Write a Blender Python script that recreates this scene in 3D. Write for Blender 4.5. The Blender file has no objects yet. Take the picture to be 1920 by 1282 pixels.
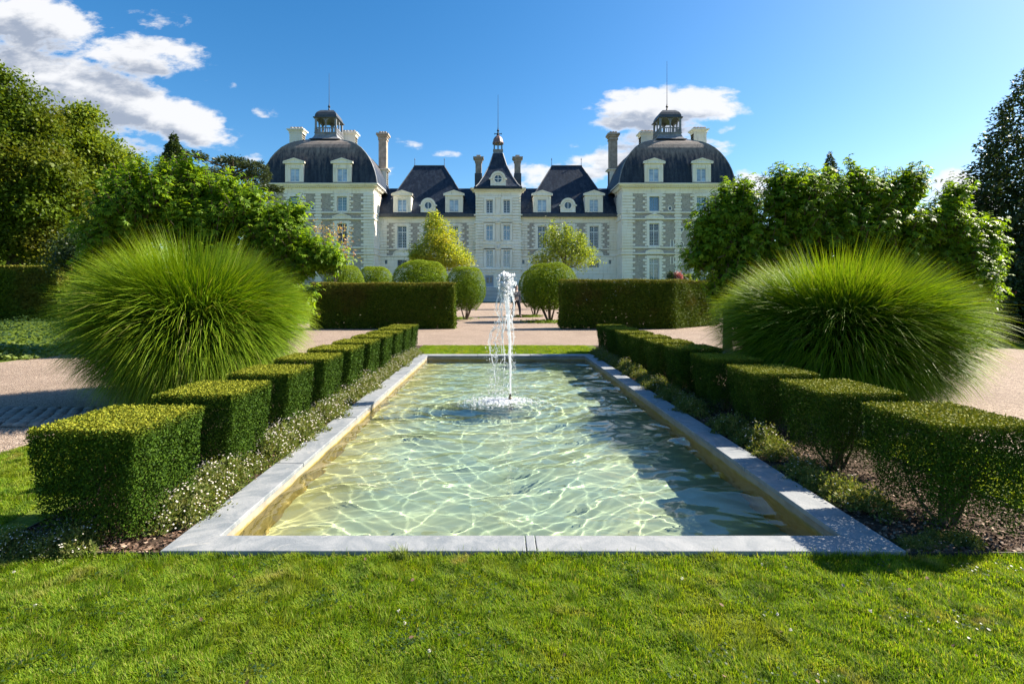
import bpy, math, random
import numpy as np
from mathutils import Vector, Matrix, Quaternion

sc = bpy.context.scene
rng = np.random.default_rng(7)
random.seed(7)
R = math.radians

# ------------------------------------------------------------------ camera, sky, sun, exposure
H = 1.22            # eye height above the garden ground
FP = 960.0          # focal length in units of the 1920 wide picture
cam = bpy.data.cameras.new("camera")
cam_o = bpy.data.objects.new("camera", cam)
sc.collection.objects.link(cam_o)
sc.camera = cam_o
cam_o.location = (0, 0, H)
cam_o.rotation_euler = (R(90), 0, 0)
cam.sensor_width = 36; cam.lens = 18
cam.shift_x = 27 / 1920; cam.shift_y = -88 / 1920
cam.clip_start = 0.05; cam.clip_end = 3000

SUN_EL, SUN_AZ = 38.0, 18.0        # azimuth counted from +x towards +y
SUN_DIR = Vector((math.cos(R(SUN_EL)) * math.cos(R(SUN_AZ)), math.cos(R(SUN_EL)) * math.sin(R(SUN_AZ)), math.sin(R(SUN_EL))))
sun = bpy.data.lights.new("sun", 'SUN')
sun.energy = 5.0; sun.angle = R(0.5); sun.color = (1.0, 0.91, 0.76)
sun.cycles.is_caustics_light = True
sun_o = bpy.data.objects.new("sun", sun)
sc.collection.objects.link(sun_o)
sun_o.location = (30, 10, 40)
sun_o.rotation_euler = SUN_DIR.to_track_quat('Z', 'Y').to_euler()

sc.view_settings.view_transform = 'Standard'
sc.view_settings.look = 'None'
sc.view_settings.gamma = 1.0
sc.view_settings.use_curve_mapping = False
sc.view_settings.exposure = 1.55
sc.cycles.max_bounces = 10
sc.cycles.transparent_max_bounces = 12
sc.cycles.caustics_reflective = False
sc.cycles.caustics_refractive = True
sc.cycles.use_denoising = True
sc.cycles.sample_clamp_indirect = 6

world = bpy.data.worlds.new("World")
sc.world = world
world.use_nodes = True

class NB:
    """small node-tree writer"""
    def __init__(s, nt):
        s.nt = nt
    def n(s, typ, ins=None, **kw):
        nd = s.nt.nodes.new(typ)
        for k, v in kw.items():
            setattr(nd, k, v)
        if ins:
            for k, v in ins.items():
                s.put(nd, k, v)
        return nd
    def put(s, nd, k, v):
        sock = nd.inputs[k]
        if isinstance(v, bpy.types.NodeSocket):
            s.nt.links.new(v, sock)
        elif isinstance(v, bpy.types.Node):
            s.nt.links.new(v.outputs[0], sock)
        else:
            if isinstance(v, (tuple, list)) and len(v) == 3 and sock.type == 'RGBA':
                v = (*v, 1)
            sock.default_value = v
    def m(s, op, a, b=0.0, c=None, clamp=False):
        nd = s.nt.nodes.new('ShaderNodeMath'); nd.operation = op; nd.use_clamp = clamp
        s.put(nd, 0, a); s.put(nd, 1, b)
        if c is not None: s.put(nd, 2, c)
        return nd.outputs[0]
    def v(s, op, a, b=None, scale=None):
        nd = s.nt.nodes.new('ShaderNodeVectorMath'); nd.operation = op
        s.put(nd, 0, a)
        if b is not None: s.put(nd, 1, b)
        if scale is not None: s.put(nd, 3, scale)
        return nd.outputs['Value'] if op in ('LENGTH', 'DOT_PRODUCT') else nd.outputs[0]
    def ss(s, x, a, b, lo=0.0, hi=1.0):
        nd = s.nt.nodes.new('ShaderNodeMapRange'); nd.interpolation_type = 'SMOOTHSTEP'
        s.put(nd, 0, x); s.put(nd, 1, a); s.put(nd, 2, b); s.put(nd, 3, lo); s.put(nd, 4, hi)
        return nd.outputs[0]
    def mix(s, f, a, b, blend='MIX'):
        nd = s.nt.nodes.new('ShaderNodeMix'); nd.data_type = 'RGBA'; nd.blend_type = blend
        s.put(nd, 0, f); s.put(nd, 6, a); s.put(nd, 7, b)
        return nd.outputs[2]
    def noise(s, vec, scale, detail=4, rough=0.5, dist=0.0, dim='3D'):
        nd = s.nt.nodes.new('ShaderNodeTexNoise'); nd.noise_dimensions = dim
        if vec is not None: s.put(nd, 'Vector', vec)
        s.put(nd, 'Scale', scale); s.put(nd, 'Detail', detail); s.put(nd, 'Roughness', rough); s.put(nd, 'Distortion', dist)
        return nd.outputs[0]
    def ramp(s, f, stops, interp='LINEAR'):
        nd = s.nt.nodes.new('ShaderNodeValToRGB'); nd.color_ramp.interpolation = interp
        el = nd.color_ramp.elements
        while len(el) < len(stops): el.new(0.5)
        for e, (p, c) in zip(el, stops):
            e.position = p; e.color = (*c, 1)
        s.put(nd, 0, f)
        return nd.outputs[0]

# cloud banks: x, y, half width, half height, tilt (deg), weight  - tangent-plane coordinates of the sky ahead (px/960)
CLOUDS = [
    (40, 35, 190, 70, 12, 1.25), (260, 100, 150, 44, 10, 1.15), (120, 165, 240, 80, 18, 1.5), (300, 215, 165, 50, 16, 1.35),
    (60, 250, 180, 70, 12, 1.3), (250, 278, 80, 20, 8, 1.0), (300, 30, 70, 22, 12, .62), (500, 200, 36, 16, 20, .5), (434, 160, 14, 14, 0, .45),
    (1250, 200, 155, 40, 3, 1.35), (1180, 222, 95, 22, -6, 1.1), (1190, 168, 85, 18, -2, .95), (1340, 212, 85, 24, 6, 1.1), (1220, 250, 130, 20, -4, .8),
    (1120, 310, 140, 32, -8, 1.1), (1010, 318, 66, 20, 0, 1.0), (1240, 290, 140, 46, 0, .95), (1400, 350, 60, 40, 0, 1.0),
    (1800, 372, 90, 44, 0, .9), (832, 289, 38, 10, 3, .62), (1070, 272, 16, 9, 0, .55), (760, 268, 46, 14, 10, .6), (1020, 335, 110, 26, 0, .9), (700, 330, 40, 16, 0, .6), (470, 300, 60, 12, 5, .5), (1370, 238, 40, 14, -20, .6),
    (-260, 200, 330, 160, 10, 1.0), (1790, 350, 60, 34, 0, 1.1), (2300, 330, 260, 90, 0, 1.0), (-700, 60, 300, 120, 0, .9), (2900, 120, 300, 130, 0, .8),
]

def build_world():
    nt = world.node_tree
    nt.nodes.clear()
    b = NB(nt)
    sky = b.n('ShaderNodeTexSky', sky_type='NISHITA', sun_disc=False)
    sky.sun_elevation = R(SUN_EL); sky.sun_rotation = R(90 - SUN_AZ)
    sky.altitude = 100; sky.air_density = 1.0; sky.dust_density = 0.7; sky.ozone_density = 2.2
    hs = b.n('ShaderNodeHueSaturation', {'Saturation': 1.38, 'Value': 0.92, 'Hue': 0.498, 'Color': sky})
    tc = b.n('ShaderNodeTexCoord')
    d = tc.outputs['Generated']
    sp = b.n('ShaderNodeSeparateXYZ', {0: d})
    x, y, z = sp.outputs
    ys = b.m('MAXIMUM', y, 0.12)
    u = b.m('DIVIDE', x, ys); w = b.m('DIVIDE', z, ys)
    g = bpy.data.node_groups.new("cloud_density", 'ShaderNodeTree')
    g.interface.new_socket("p", in_out='INPUT', socket_type='NodeSocketVector')
    g.interface.new_socket("d", in_out='OUTPUT', socket_type='NodeSocketFloat')
    gb = NB(g)
    gi = g.nodes.new('NodeGroupInput'); go = g.nodes.new('NodeGroupOutput')
    p0 = gi.outputs[0]
    warp = gb.n('ShaderNodeTexNoise', {'Vector': p0, 'Scale': 6.0, 'Detail': 3.0})
    wv = gb.v('SCALE', gb.v('SUBTRACT', warp.outputs['Color'], (0.5, 0.5, 0.5)), scale=0.07)
    p = gb.v('ADD', p0, wv)
    acc = None
    for (cx, cy, hx, hy, tilt, wt) in CLOUDS:
        mp = gb.n('ShaderNodeMapping', {'Vector': p, 'Location': ((cx - 933) / 960, (553 - cy) / 960, 0), 'Rotation': (0, 0, R(-tilt)), 'Scale': (hx / 960, hy / 960, 1)}, vector_type='TEXTURE')
        l = gb.v('LENGTH', mp.outputs[0])
        f = gb.ss(l, 0.35, 1.35, wt, 0.0)
        acc = f if acc is None else gb.m('SMOOTH_MAX', acc, f, 0.12)
    st = gb.v('MULTIPLY', p0, (1.0, 2.1, 1.0))
    n1 = gb.noise(st, 9.0, 9, 0.6, 0.25)
    n2 = gb.noise(st, 26.0, 6, 0.62, 0.2)
    nn = gb.m('ADD', gb.m('MULTIPLY', gb.m('SUBTRACT', n1, 0.5), 2.6), gb.m('MULTIPLY', gb.m('SUBTRACT', n2, 0.5), 1.3))
    dd = gb.m('ADD', acc, nn)
    dd = gb.m('MULTIPLY', dd, gb.ss(acc, 0.02, 0.3))
    g.links.new(dd, go.inputs[0])
    def dens(off):
        pv = b.n('ShaderNodeCombineXYZ', {0: b.m('ADD', u, off[0]), 1: b.m('ADD', w, off[1]), 2: 0.0})
        gn = nt.nodes.new('ShaderNodeGroup'); gn.node_tree = g
        nt.links.new(pv.outputs[0], gn.inputs[0])
        return gn.outputs[0]
    d0 = dens((0, 0)); d1 = dens((0.03, 0.045))
    alpha = b.ss(d0, 0.38, 1.05)
    front = b.ss(y, 0.12, 0.3)
    # light, sparse cloud over the rest of the dome
    zz = b.m('MAXIMUM', z, 0.05)
    dome = b.n('ShaderNodeCombineXYZ', {0: b.m('DIVIDE', x, zz), 1: b.m('DIVIDE', y, zz), 2: 0.0})
    nd = b.noise(dome, 0.9, 7, 0.55, 0.4)
    arest = b.m('MULTIPLY', b.ss(nd, 0.56, 0.76), b.ss(z, 0.03, 0.2))
    arest = b.m('MULTIPLY', arest, b.m('SUBTRACT', 1.0, front))
    a = b.m('ADD', b.m('MULTIPLY', alpha, front), arest)
    shade = b.ss(b.m('SUBTRACT', d1, b.m('MULTIPLY', d0, 0.15)), 0.2, 1.25)
    shade = b.m('MULTIPLY', shade, b.ss(d0, 0.55, 1.2))
    cc = b.mix(shade, (4.75, 4.75, 4.8), (1.9, 2.15, 2.65))
    a = b.m('MULTIPLY', a, 0.94)
    col = b.mix(a, hs.outputs[0], cc)
    bg = b.n('ShaderNodeBackground', {'Color': col, 'Strength': 0.073})
    out = b.n('ShaderNodeOutputWorld', {'Surface': bg})
build_world()
world.cycles.sampling_method = 'MANUAL'
world.cycles.sample_map_resolution = 512

# ------------------------------------------------------------------ object helpers
def link(o):
    sc.collection.objects.link(o); return o
def thing(name, loc, label, cat, group=None, rz=0.0, scale=1.0):
    o = link(bpy.data.objects.new(name, None))
    o.empty_display_size = 0.2
    o.location = loc; o.rotation_euler = (0, 0, rz)
    o.scale = (scale,) * 3 if not hasattr(scale, '__len__') else scale
    tag(o, label, cat, group); return o
def tag(o, label, cat, group=None):
    o['label'] = label; o['category'] = cat
    if group: o['group'] = group
    return o
def kind(o, k, label=None):
    o['kind'] = k
    if label: o['label'] = label
    return o
def child(o, par, world_coords=True):
    """parent o; a mesh written in world coordinates is shifted back by its parents' places"""
    o.parent = par
    if world_coords:
        t = Vector((0, 0, 0)); q = par
        while q is not None:
            t += Vector(q.location); q = q.parent
        o.location = -t
    return o
def copy_tree(o, parent=None):
    c = o.copy(); link(c); c.parent = parent
    for ch in list(o.children):
        copy_tree(ch, c)
    return c

class MB:
    """collects shapes, linked later as one mesh object"""
    def __init__(s):
        s.v = []; s.f = []; s.mi = []; s.cur = 0
    def add(s, vs, fs):
        k = len(s.v); s.v += [tuple(p) for p in vs]
        s.f += [tuple(i + k for i in f) for f in fs]; s.mi += [s.cur] * len(fs)
        return s
    def box(s, x0, x1, y0, y1, z0, z1):
        if x0 > x1: x0, x1 = x1, x0
        if z0 > z1: z0, z1 = z1, z0
        return s.add([(x0, y0, z0), (x1, y0, z0), (x1, y1, z0), (x0, y1, z0), (x0, y0, z1), (x1, y0, z1), (x1, y1, z1), (x0, y1, z1)],
                     [(0, 1, 5, 4), (1, 2, 6, 5), (2, 3, 7, 6), (3, 0, 4, 7), (4, 5, 6, 7), (3, 2, 1, 0)])
    def hexa(s, p):
        return s.add(p, [(0, 1, 5, 4), (1, 2, 6, 5), (2, 3, 7, 6), (3, 0, 4, 7), (4, 5, 6, 7), (3, 2, 1, 0)])
    def quad(s, a, b, c, d):
        return s.add([a, b, c, d], [(0, 1, 2, 3)])
    def prism(s, outline, y0, y1):
        """outline (x,z) counter-clockwise seen from -y"""
        n = len(outline)
        vs = [(x, y0, z) for x, z in outline] + [(x, y1, z) for x, z in outline]
        fs = [tuple(range(n)), tuple(range(2 * n - 1, n - 1, -1))]
        fs += [(i, i + n, (i + 1) % n + n, (i + 1) % n) for i in range(n)]
        return s.add(vs, fs)
    def ring(s, cx, cz, r0, r1, y0, y1, n=20, sx=1.0, a0=0.0, a1=2 * math.pi):
        full = abs(a1 - a0 - 2 * math.pi) < 1e-6
        m = n if full else n + 1
        vs = []
        for i in range(m):
            a = a0 + (a1 - a0) * i / n
            c, q = math.cos(a), math.sin(a)
            vs += [(cx + r0 * c * sx, y0, cz + r0 * q), (cx + r1 * c * sx, y0, cz + r1 * q), (cx + r1 * c * sx, y1, cz + r1 * q), (cx + r0 * c * sx, y1, cz + r0 * q)]
        fs = []
        for i in range(n):
            k = 4 * i; l = 4 * ((i + 1) % m)
            for j in range(4):
                fs.append((k + j, k + (j + 1) % 4, l + (j + 1) % 4, l + j))
        return s.add(vs, fs)
    def lathe(s, prof, cx, cy, n=12, a0=0.0):
        """prof (r,z) list"""
        vs = []
        for r, z in prof:
            for i in range(n):
                a = a0 + 2 * math.pi * i / n
                vs.append((cx + r * math.cos(a), cy + r * math.sin(a), z))
        fs = []
        for j in range(len(prof) - 1):
            for i in range(n):
                fs.append((j * n + i, j * n + (i + 1) % n, (j + 1) * n + (i + 1) % n, (j + 1) * n + i))
        fs.append(tuple(range(n - 1, -1, -1))); fs.append(tuple((len(prof) - 1) * n + i for i in range(n)))
        return s.add(vs, fs)
    def tube(s, pts, rad, n=6):
        pts = [Vector(p) for p in pts]
        vs = []; up = Vector((0.13, 0.07, 1)).normalized()
        for i, p in enumerate(pts):
            t = (pts[min(i + 1, len(pts) - 1)] - pts[max(i - 1, 0)])
            t = t.normalized() if t.length > 1e-9 else Vector((0, 0, 1))
            a = t.cross(up if abs(t.dot(up)) < 0.95 else Vector((1, 0, 0))).normalized(); c = t.cross(a)
            r = rad[i] if hasattr(rad, '__len__') else rad
            for k in range(n):
                an = 2 * math.pi * k / n
                vs.append(p + a * (r * math.cos(an)) + c * (r * math.sin(an)))
        fs = []
        for j in range(len(pts) - 1):
            for k in range(n):
                fs.append((j * n + k, j * n + (k + 1) % n, (j + 1) * n + (k + 1) % n, (j + 1) * n + k))
        fs.append(tuple(range(n - 1, -1, -1))); fs.append(tuple((len(pts) - 1) * n + k for k in range(n)))
        return s.add(vs, fs)
    def build(s, name, mat, parent=None, smooth=False, bevel=0.0, local=False):
        me = bpy.data.meshes.new(name)
        me.from_pydata(s.v, [], s.f)
        for mt in (mat if isinstance(mat, (list, tuple)) else [mat]):
            me.materials.append(mt)
        if any(s.mi): me.polygons.foreach_set("material_index", s.mi)
        if smooth: me.shade_smooth()
        me.validate(); me.update()
        o = link(bpy.data.objects.new(name, me))
        if bevel:
            md = o.modifiers.new("bevel", 'BEVEL'); md.width = bevel; md.segments = 2; md.limit_method = 'ANGLE'
        if parent is not None: child(o, parent, not local)
        return o

def np_mesh(name, V, loops, starts, mat, attrs=None, smooth=False):
    me = bpy.data.meshes.new(name)
    me.vertices.add(len(V)); me.vertices.foreach_set("co", np.ascontiguousarray(V, dtype=np.float32).ravel())
    me.loops.add(len(loops)); me.loops.foreach_set("vertex_index", np.ascontiguousarray(loops, dtype=np.int32))
    me.polygons.add(len(starts)); me.polygons.foreach_set("loop_start", np.ascontiguousarray(starts, dtype=np.int32))
    me.update(calc_edges=True)
    for k, v in (attrs or {}).items():
        a = me.attributes.new(k, 'FLOAT', 'POINT'); a.data.foreach_set("value", np.ascontiguousarray(v, dtype=np.float32))
    if smooth: me.shade_smooth()
    if mat is not None: me.materials.append(mat)
    return me

def unit(a):
    return a / np.maximum(np.linalg.norm(a, axis=1, keepdims=True), 1e-9)

# leaf templates: verts (x across, y along, z normal), faces
DIAMOND = (np.array([(0, 0, 0), (.32, .42, .06), (0, 1, -.08), (-.32, .42, .06)]), [(0, 1, 2, 3)])
OVAL = (np.array([(0, 0, 0), (.3, .3, .05), (.26, .72, .03), (0, 1, -.06), (-.26, .72, .03), (-.3, .3, .05)]), [(0, 1, 2, 3), (0, 3, 4, 5)])
def _palm():
    v = [(0, 0.0, 0)]; f = []
    tips = [(-100, .55), (-52, .85), (0, 1.0), (52, .85), (100, .55)]
    c = (0, 0.18, 0.05)
    v.append(c)
    for a, l in tips:
        a = R(a); k = len(v)
        s, co = math.sin(a), math.cos(a)
        w = 0.15
        v += [(c[0] + s * l * .45 + co * w, c[1] + co * l * .45 - s * w, .05), (c[0] + s * l * .95, c[1] + co * l * .95, -.13), (c[0] + s * l * .45 - co * w, c[1] + co * l * .45 + s * w, .05)]
        f.append((1, k, k + 1, k + 2))
    return (np.array(v), f)
PALM = _palm()

def leaves(name, P, N, L, size, tmpl, mat, tint=None):
    """one mesh of many leaves; P places, N face normals, L length directions"""
    tv, tf = tmpl
    n = len(P)
    N = unit(N); L = unit(L - N * np.sum(L * N, axis=1, keepdims=True)); X = np.cross(L, N)
    size = np.broadcast_to(np.asarray(size, dtype=float), (n,))[:, None, None]
    V = P[:, None, :] + size * (tv[None, :, 0:1] * X[:, None, :] + tv[None, :, 1:2] * L[:, None, :] + tv[None, :, 2:3] * N[:, None, :])
    k = len(tv)
    fl = np.concatenate([np.array(f) for f in tf]); lens = np.array([len(f) for f in tf])
    loops = (np.arange(n)[:, None] * k + fl[None, :]).ravel()
    st = np.concatenate([[0], np.cumsum(lens)[:-1]])
    starts = (np.arange(n)[:, None] * lens.sum() + st[None, :]).ravel()
    at = {}
    if tint is not None:
        at["tint"] = np.repeat(np.broadcast_to(tint, (n,)), k)
    return np_mesh(name, V.reshape(-1, 3), loops, starts, mat, at)

def rdir(n):
    return unit(rng.normal(size=(n, 3)))

# ------------------------------------------------------------------ materials
def new_mat(name):
    m = bpy.data.materials.new(name); m.use_nodes = True
    nt = m.node_tree; nt.nodes.clear()
    return m, NB(nt)
def finish(b, sh, disp=None):
    o = b.n('ShaderNodeOutputMaterial', {'Surface': sh})
    return o
def bump(b, h, strength=0.5, dist=0.01):
    return b.n('ShaderNodeBump', {'Height': h, 'Strength': strength, 'Distance': dist}).outputs[0]
def pos(b):
    return b.n('ShaderNodeNewGeometry').outputs['Position']

def leaf_mat(name, cols, trans=0.4, tcol=None, rough=0.45, spec=0.35, patch=None, pscale=2.0, tintcol=None):
    m, b = new_mat(name)
    geo = b.n('ShaderNodeNewGeometry')
    r = geo.outputs['Random Per Island']
    n = len(cols)
    c = b.ramp(r, [(i / max(n - 1, 1), cc) for i, cc in enumerate(cols)])
    if patch:
        nz = b.noise(geo.outputs['Position'], pscale, 3, .55)
        c = b.mix(b.ss(nz, .48, .68), c, patch)
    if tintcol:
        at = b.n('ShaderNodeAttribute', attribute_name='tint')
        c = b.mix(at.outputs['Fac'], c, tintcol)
    p = b.n('ShaderNodeBsdfPrincipled', {'Base Color': c, 'Roughness': rough, 'Specular IOR Level': spec})
    tc = b.mix(1.0, c, tcol or (1.7, 1.55, .55), 'MULTIPLY')
    t = b.n('ShaderNodeBsdfTranslucent', {'Color': tc})
    mx = b.n('ShaderNodeMixShader', {0: trans, 1: p.outputs[0], 2: t.outputs[0]})
    finish(b, mx.outputs[0]); return m

def plain(name, col, rough=0.7, metal=0.0, spec=0.5, var=0.12, vscale=6.0, bstr=0.15, bscale=40.0, coat=0.0):
    m, b = new_mat(name)
    p0 = pos(b)
    nz = b.noise(p0, vscale, 5, .6)
    c = b.mix(b.ss(nz, .3, .7), tuple(x * (1 - var) for x in col), tuple(min(x * (1 + var), 1) for x in col))
    nb = b.noise(p0, bscale, 4, .6)
    p = b.n('ShaderNodeBsdfPrincipled', {'Base Color': c, 'Roughness': rough, 'Metallic': metal, 'Specular IOR Level': spec, 'Normal': bump(b, nb, bstr, 0.02)})
    finish(b, p.outputs[0]); return m

def limestone():
    m, b = new_mat("tuffeau_limestone")
    p0 = pos(b)
    n1 = b.noise(p0, .35, 5, .6); n2 = b.noise(b.v('MULTIPLY', p0, (3, 3, .5)), 1.0, 4, .6)
    c = b.mix(b.ss(n1, .35, .7), (.92, .885, .81), (.86, .80, .68))
    c = b.mix(b.ss(n2, .50, .80, 0, .7), c, (.52, .47, .39))
    nb = b.noise(p0, 5, 5, .6)
    p = b.n('ShaderNodeBsdfPrincipled', {'Base Color': c, 'Roughness': .8, 'Specular IOR Level': .2, 'Normal': bump(b, nb, .3, .03)})
    finish(b, p.outputs[0]); return m
def rubble():
    m, b = new_mat("grey_rubble_masonry")
    p0 = pos(b)
    pv = b.v('MULTIPLY', p0, (1, 1, 1.7))
    vo = b.n('ShaderNodeTexVoronoi', {'Vector': pv, 'Scale': 5.0}, feature='F1')
    ve = b.n('ShaderNodeTexVoronoi', {'Vector': pv, 'Scale': 5.0}, feature='DISTANCE_TO_EDGE')
    sp = b.n('ShaderNodeSeparateColor', {0: vo.outputs['Color']})
    c = b.ramp(sp.outputs[0], [(0, (.30, .27, .245)), (.5, (.41, .375, .34)), (1, (.52, .48, .43))])
    c = b.mix(b.ss(ve.outputs['Distance'], .0, .07), (.52, .48, .42), c)
    c = b.mix(b.ss(b.noise(p0, .6, 3), .4, .7, 0, .35), c, (.42, .36, .30))
    p = b.n('ShaderNodeBsdfPrincipled', {'Base Color': c, 'Roughness': .85, 'Specular IOR Level': .2, 'Normal': bump(b, ve.outputs['Distance'], .7, .05)})
    finish(b, p.outputs[0]); return m
def slate(name, top=None):
    m, b = new_mat(name)
    p0 = pos(b)
    s = b.n('ShaderNodeSeparateXYZ', {0: p0})
    st = b.noise(b.v('MULTIPLY', p0, (2.2, 2.2, .16)), 1.0, 5, .65)
    st2 = b.noise(b.v('MULTIPLY', p0, (7, 7, .5)), 1.0, 4, .6)
    c = b.mix(b.ss(st, .4, .68), (.016, .028, .052), (.045, .062, .092))
    c = b.mix(b.ss(st2, .55, .8, 0, .5), c, (.10, .095, .09))
    br = b.n('ShaderNodeTexBrick', {'Vector': b.n('ShaderNodeCombineXYZ', {0: b.m('ADD', s.outputs[0], s.outputs[1]), 1: s.outputs[2], 2: 0.0}).outputs[0],
             'Color1': (.8, .8, .8), 'Color2': (1.15, 1.15, 1.15), 'Mortar': (.45, .45, .45), 'Scale': 1.0, 'Mortar Size': .018, 'Brick Width': .28, 'Row Height': .22})
    c = b.mix(1.0, c, br.outputs[0], 'MULTIPLY')
    if top:
        z0, z1 = top
        k = b.m('ADD', s.outputs[2], b.m('MULTIPLY', b.m('SUBTRACT', st, .5), 9.0))
        c = b.mix(b.ss(k, z0, z1, 0, .7), c, (.13, .105, .092))
        c = b.mix(b.ss(b.m('ADD', k, b.m('MULTIPLY', b.m('SUBTRACT', st2, .5), 4.0)), z0 + 1.0, z1 + 2.4, 0, .55), c, (.36, .31, .27))
    p = b.n('ShaderNodeBsdfPrincipled', {'Base Color': c, 'Roughness': .55, 'Specular IOR Level': .22, 'Normal': bump(b, br.outputs['Fac'], .35, .02)})
    finish(b, p.outputs[0]); return m
def window_glass(name, tint, curtain=False, gls=.06):
    m, b = new_mat(name)
    p0 = pos(b)
    nz = b.noise(p0, .7, 2)
    nb = b.noise(p0, 1.5, 2)
    nrm = bump(b, nb, .12, .05)
    base = b.n('ShaderNodeBsdfPrincipled', {'Base Color': b.mix(b.ss(nz, .35, .65), tint, tuple(t * .55 for t in tint)), 'Roughness': .5 if curtain else .2, 'Specular IOR Level': .5})
    gl = b.n('ShaderNodeBsdfGlossy', {'Color': (.9, .95, 1), 'Roughness': .03, 'Normal': nrm})
    mx = b.n('ShaderNodeMixShader', {0: .12 if curtain else gls, 1: base.outputs[0], 2: gl.outputs[0]})
    finish(b, mx.outputs[0]); return m

def gravel_mat():
    m, b = new_mat("pinkish_gravel")
    p0 = pos(b)
    v1 = b.n('ShaderNodeTexVoronoi', {'Vector': p0, 'Scale': 95.0}, feature='F1')
    v2 = b.n('ShaderNodeTexVoronoi', {'Vector': p0, 'Scale': 38.0}, feature='F1')
    sp = b.n('ShaderNodeSeparateColor', {0: v1.outputs['Color']}); sp2 = b.n('ShaderNodeSeparateColor', {0: v2.outputs['Color']})
    c = b.ramp(sp.outputs[0], [(0, (.13, .09, .068)), (.35, (.26, .192, .146)), (.7, (.35, .265, .205)), (1, (.50, .41, .335))])
    c = b.mix(b.ss(sp2.outputs[1], .82, .9, 0, .55), c, (.14, .10, .08))
    big = b.noise(p0, .9, 5, .6)
    c = b.mix(b.ss(big, .42, .7, 0, .45), c, (.19, .14, .108))
    h = b.m('ADD', b.m('MULTIPLY', v1.outputs['Distance'], -1.0), b.m('MULTIPLY', b.noise(p0, 9, 4), .8))
    p = b.n('ShaderNodeBsdfPrincipled', {'Base Color': c, 'Roughness': .85, 'Specular IOR Level': .25, 'Normal': bump(b, h, .8, .012)})
    finish(b, p.outputs[0]); return m
def lawn_soil():
    m, b = new_mat("lawn_ground")
    p0 = pos(b)
    c = b.mix(b.ss(b.noise(p0, 18, 5, .65), .35, .65), (.06, .09, .010), (.11, .16, .014))
    c = b.mix(b.ss(b.noise(p0, 1.6, 4, .6), .52, .72, 0, .5), c, (.16, .15, .045))
    p = b.n('ShaderNodeBsdfPrincipled', {'Base Color': c, 'Roughness': .9, 'Specular IOR Level': .1, 'Normal': bump(b, b.noise(p0, 60, 4), .8, .02)})
    finish(b, p.outputs[0]); return m
def grass_mat():
    m, b = new_mat("lawn_blades")
    geo = b.n('ShaderNodeNewGeometry')
    r = geo.outputs['Random Per Island']
    c = b.ramp(r, [(0, (.075, .16, .006)), (.45, (.17, .285, .010)), (.8, (.26, .36, .018)), (.93, (.28, .31, .04)), (1, (.44, .38, .15))])
    nz = b.noise(geo.outputs['Position'], 1.7, 4, .6); n2 = b.noise(geo.outputs['Position'], 6.0, 3, .6)
    c = b.mix(b.ss(nz, .5, .68, 0, .6), c, (.27, .29, .03))
    c = b.mix(b.ss(n2, .52, .66, 0, .65), c, (.04, .10, .006))
    c = b.mix(b.ss(b.noise(geo.outputs['Position'], 2.9, 3, .6, .3), .60, .72, 0, .7), c, (.40, .33, .12))
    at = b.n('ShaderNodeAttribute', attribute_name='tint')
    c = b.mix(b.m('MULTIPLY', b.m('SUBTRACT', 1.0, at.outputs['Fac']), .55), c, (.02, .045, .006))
    p = b.n('ShaderNodeBsdfPrincipled', {'Base Color': c, 'Roughness': .6, 'Specular IOR Level': .18})
    t = b.n('ShaderNodeBsdfTranslucent', {'Color': b.mix(1.0, c, (1.7, 1.6, .6), 'MULTIPLY')})
    mx = b.n('ShaderNodeMixShader', {0: .45, 1: p.outputs[0], 2: t.outputs[0]})
    finish(b, mx.outputs[0]); return m
def mulch_mat():
    m, b = new_mat("bark_mulch")
    geo = b.n('ShaderNodeNewGeometry')
    c = b.ramp(geo.outputs['Random Per Island'], [(0, (.05, .028, .018)), (.5, (.13, .08, .055)), (.85, (.24, .16, .11)), (1, (.42, .33, .25))])
    p = b.n('ShaderNodeBsdfPrincipled', {'Base Color': c, 'Roughness': .85, 'Specular IOR Level': .2})
    finish(b, p.outputs[0]); return m
def curb_mat():
    m, b = new_mat("blue_grey_stone")
    p0 = pos(b)
    n1 = b.noise(p0, 4.5, 7, .72, 1.2); n2 = b.noise(p0, 19, 6, .75, .5); n3 = b.noise(p0, 120, 3, .6)
    c = b.mix(b.ss(n1, .36, .66), (.15, .17, .19), (.27, .28, .29))
    c = b.mix(b.ss(n2, .55, .75, 0, .5), c, (.10, .115, .13))
    c = b.mix(b.ss(b.noise(p0, 6, 4, .7, 1.0), .60, .72, 0, .6), c, (.38, .37, .35))
    oi = b.n('ShaderNodeObjectInfo')
    c = b.mix(b.m('MULTIPLY', oi.outputs['Random'], .3), c, (.30, .30, .30))
    h = b.m('ADD', n2, b.m('MULTIPLY', n3, .6))
    p = b.n('ShaderNodeBsdfPrincipled', {'Base Color': c, 'Roughness': .62, 'Specular IOR Level': .4, 'Normal': bump(b, h, .35, .006)})
    finish(b, p.outputs[0]); return m
def pool_wall_mat():
    m, b = new_mat("pool_wall_render")
    p0 = pos(b)
    s = b.n('ShaderNodeSeparateXYZ', {0: p0})
    n1 = b.noise(p0, 5, 5, .65)
    k = b.m('ADD', s.outputs[2], b.m('MULTIPLY', b.m('SUBTRACT', n1, .5), .035))
    alg = b.mix(b.ss(n1, .35, .7), (.27, .20, .06), (.36, .28, .10))
    c = b.mix(b.ss(k, -.05, -.034), alg, b.mix(b.ss(b.noise(p0, 9, 4), .4, .7), (.34, .29, .23), (.26, .22, .175)))
    p = b.n('ShaderNodeBsdfPrincipled', {'Base Color': c, 'Roughness': .75, 'Specular IOR Level': .2, 'Normal': bump(b, n1, .3, .01)})
    finish(b, p.outputs[0]); return m
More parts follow.
